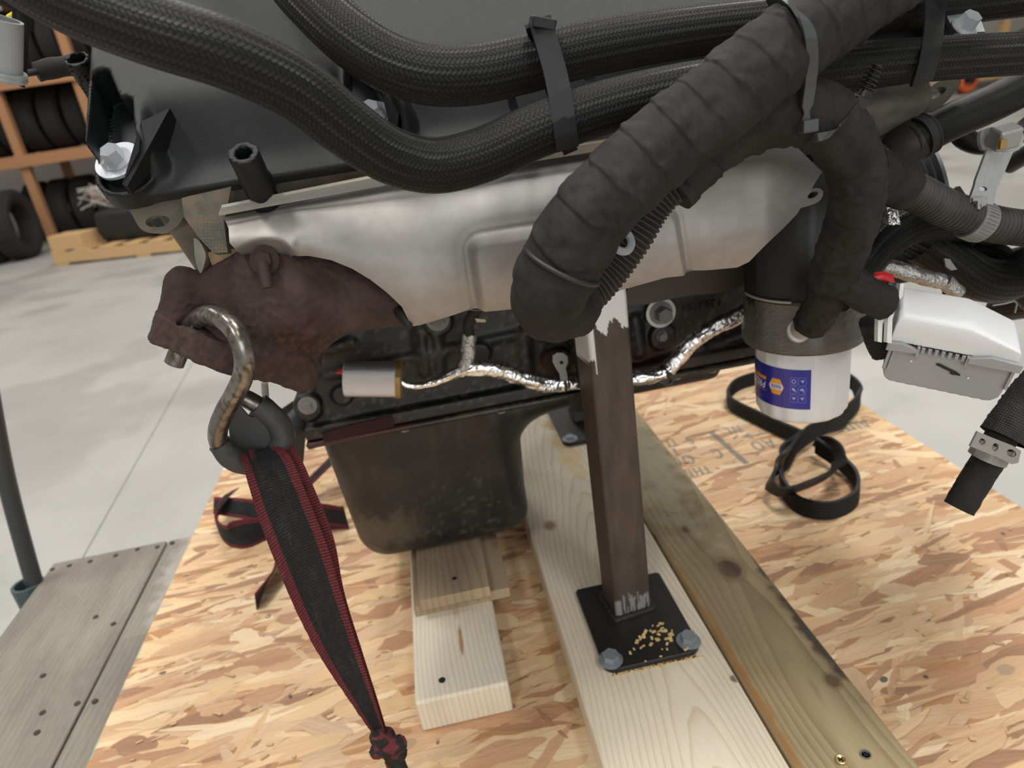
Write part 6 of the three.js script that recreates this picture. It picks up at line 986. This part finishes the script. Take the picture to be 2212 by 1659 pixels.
{
  const F0 = Zp(116, 516, RK), x2 = Zp(180, 240, RK).x, yS = Zp(60, 338, RK).y, yT = Zp(100, 160, RK).y, yL = Math.max(0.08, Zp(60, 560, RK).y);
  const xs = [F0.x - 2.3, F0.x, x2 + 0.05, x2 + 1.7, x2 + 3.2], r = thing('tyre_rack', V(F0.x, 0, RK - 0.5), 'orange-brown timber rack full of tyres against the far wall', 'rack');
  for (const x of xs) for (const z of [RK, RK - 0.95]) part(r, 'upright', board(x - 0.045, x + 0.045, 0, 3.1, z - 0.045, z + 0.045, 0.004), M.orangeWood);
  for (const y of [yS, yT, yT + 0.95]) { part(r, 'beam', board(xs[0], xs[4], y - 0.1, y, RK + 0.045, RK + 0.085, 0.004), M.orangeWood); part(r, 'beam', board(xs[0], xs[4], y - 0.1, y, RK - 0.995, RK - 0.955, 0.004), M.orangeWood); part(r, 'shelf', board(xs[0], xs[4], y, y + 0.02, RK - 0.99, RK + 0.08, 0.003), M.orangeWood); }
  const ORD = ['first', 'second', 'third', 'fourth', 'fifth', 'sixth', 'seventh', 'eighth', 'ninth', 'tenth', 'eleventh', 'twelfth'], xl = Zp(-70, 300, RK - 0.4).x;
  for (const y of [yS + 0.02, yT + 0.02]) for (let k = 0; k < 12; k++) { const x = xl + k * 0.243; if (x > x2 + 0.5) break; tyre(V(x, y + 0.331, RK - 0.46 - 0.03 * (k % 3)), V(1, 0, 0), 1, `dark tyre on the ${y < yT ? 'lower' : 'upper'} rack shelf, ${ORD[k]} from the left end`); }
  // floor stacks
  const s0 = Zp(8, 540, -7.75); s0.y = 0;
  for (let k = 0; k < 4; k++) tyre(V(s0.x - 0.62 + 0.25 * k, 0.338, s0.z - 0.04 * k), V(1, 0, 0), 1.02, `worn grooved tyre standing on the floor before the rack, ${ORD[k]} from the left`);
  for (let k = 0; k < 7; k++) tyre(V(F0.x - 0.2 + 0.26 * k, 0.333, RK - 0.5), V(1, 0, 0), 1, `dark tyre on the floor under the lower rack shelf, ${ORD[k]} from the left`);
  tyre(V(F0.x - 0.9, yS + 0.36, RK + 0.1), V(0.8, 0.5, 0.6), 0.7, 'small dark tyre tilted at the shelf edge');
}
{ // light wooden pallet with a black tote, pink insulation and wire
  const a = Zp(120, 574, -6.95), b = Zp(412, 545, -6.5), d = b.clone().sub(a); d.y = 0; const L = 1.9; d.normalize(); const back = V(d.z, 0, -d.x); if (back.z > 0) back.negate();
  const o = V(a.x, 0, a.z), W3 = (u, v, y) => o.clone().addScaledVector(d, u).addScaledVector(back, v).setY(y), bar = (u0, u1, v0, v1, y0, y1) => { const g = rbox(u1 - u0, y1 - y0, v1 - v0, 0.004), m = new THREE.Matrix4().makeBasis(d, V(0, 1, 0), back.clone().negate()).setPosition(W3((u0 + u1) / 2, (v0 + v1) / 2, (y0 + y1) / 2)); return g.applyMatrix4(m); };
  const t = thing('pallet', W3(L / 2, 0.5, 0), 'light wooden pallet on the floor in front of the tyre rack', 'pallet');
  for (const v of [0, 0.48, 0.95]) part(t, 'stringer', bar(0, L, v, v + 0.04, 0.02, 0.11), M.blonde);
  for (let k = 0; k < 8; k++) part(t, 'deck_board', bar(k * 0.25, k * 0.25 + 0.14, 0, 0.99, 0.11, 0.13), M.blonde);
  for (let k = 0; k < 3; k++) part(t, 'bottom_board', bar(k * 0.85, k * 0.85 + 0.14, 0, 0.99, 0, 0.02), M.blonde);
  solo('wood_offcut', bar(0.0, 0.34, 0.02, 0.26, 0.131, 0.26), M.blonde, 'square pale wood offcut on the left end of the pallet', 'offcut');
  solo('black_tote', sdfMesh((x, y, z) => { const q = V(x, y, z).sub(W3(1.0, 0.5, 0.27)), u = q.dot(d), v = q.dot(back); return boxD(u, q.y, v, 0.62, 0.137, 0.32, 0.05); }, W3(1.0, 0.5, 0).add(V(-0.8, 0.1, -0.6)), W3(1.0, 0.5, 0).add(V(0.8, 0.45, 0.6)), 0.03), M.black, 'low black plastic tote on the pallet', 'tote');
  const r = rng(9), G = []; for (let k = 0; k < 16; k++) { const p = []; for (let j = 0; j < 6; j++) p.push(W3(0.1 + j * 0.17 + 0.05 * r(), 0.35 + 0.25 * r(), 0.44 + 0.14 * r() + 0.05 * Math.sin(j + k))); G.push(sweep(p, 0.006, { sides: 6, seg: 24 })); }
  solo('scrap_wire', G, M.zincPale, 'tangle of grey scrap wire lying on the black tote', 'wire', null, 'stuff');
  solo('insulation_roll', sweep([W3(0.05, 0.75, 0.5), W3(0.5, 0.72, 0.55), W3(1.0, 0.7, 0.56)], (s) => 0.10 + 0.012 * N3(s * 8, 1, 1), { sides: 24, seg: 30 }), std({ color: C(0.42, 0.25, 0.2), roughness: 0.95 }), 'dusty pink insulation roll behind the scrap wire', 'insulation');
  solo('cardboard_box', bar(0.2, 0.75, 1.15, 1.6, 0, 0.55), std({ color: C(0.20, 0.19, 0.175), roughness: 0.9 }), 'grey carton on the floor under the rack', 'box');
}
{ // right: timber rack and an orange hose reel, far away
  const y = Zp(2130, 168, -9.3).y, p = Zp(2089, 196, -9.1), t = thing('timber_rack', V(8.4, 0, -9.7), 'pale timber rack far behind the right end of the engine', 'rack');
  for (const x of [6.4, 8.1, 9.9]) part(t, 'upright', board(x, x + 0.09, 0, 2.6, -9.5, -9.41, 0.004), M.blonde);
  for (const h of [y + 0.05, y + 0.82, y + 1.0]) part(t, 'beam', board(6.2, 10.6, h - 0.09, h, -9.405, -9.365, 0.004), M.blonde);
  for (let k = 0; k < 5; k++) part(t, 'stored_plank', board(6.3 + 0.1 * k, 10.4, y + 0.052 + 0.045 * k, y + 0.092 + 0.045 * k, -10.0, -9.5, 0.004), M.blonde);
  for (let k = 0; k < 6; k++) part(t, 'stored_plank', board(6.2 + 0.13 * k, 10.5, y + 1.01 + 0.05 * k, y + 1.055 + 0.05 * k, -10.0, -9.42, 0.004), k % 2 ? M.orangeWood : M.blonde);
  const q = thing('hose_reel', V(p.x, 0, p.z), 'bright orange hose reel wheel on the floor before the far timber rack', 'reel');
  part(q, 'hose_coil', new THREE.TorusGeometry(0.13, 0.045, 16, 40).scale(0.8, 1, 1).translate(p.x, Math.max(p.y, 0.18), p.z), phys({ color: C(0.75, 0.12, 0.03), roughness: 0.5 }));
  part(q, 'hub', new THREE.CylinderGeometry(0.05, 0.05, 0.16, 20).rotateX(Math.PI / 2).translate(p.x, Math.max(p.y, 0.18), p.z), M.black);
  part(q, 'stand', boxAt(p.x - 0.03, p.x + 0.03, 0, Math.max(p.y, 0.18) - 0.02, p.z - 0.13, p.z - 0.07), M.black);
}
// ---------- shadows and the picture ----------
scene.traverse((o) => { if (o.isMesh) { o.castShadow = true; o.receiveShadow = true; } });
renderer.render(scene, camera);
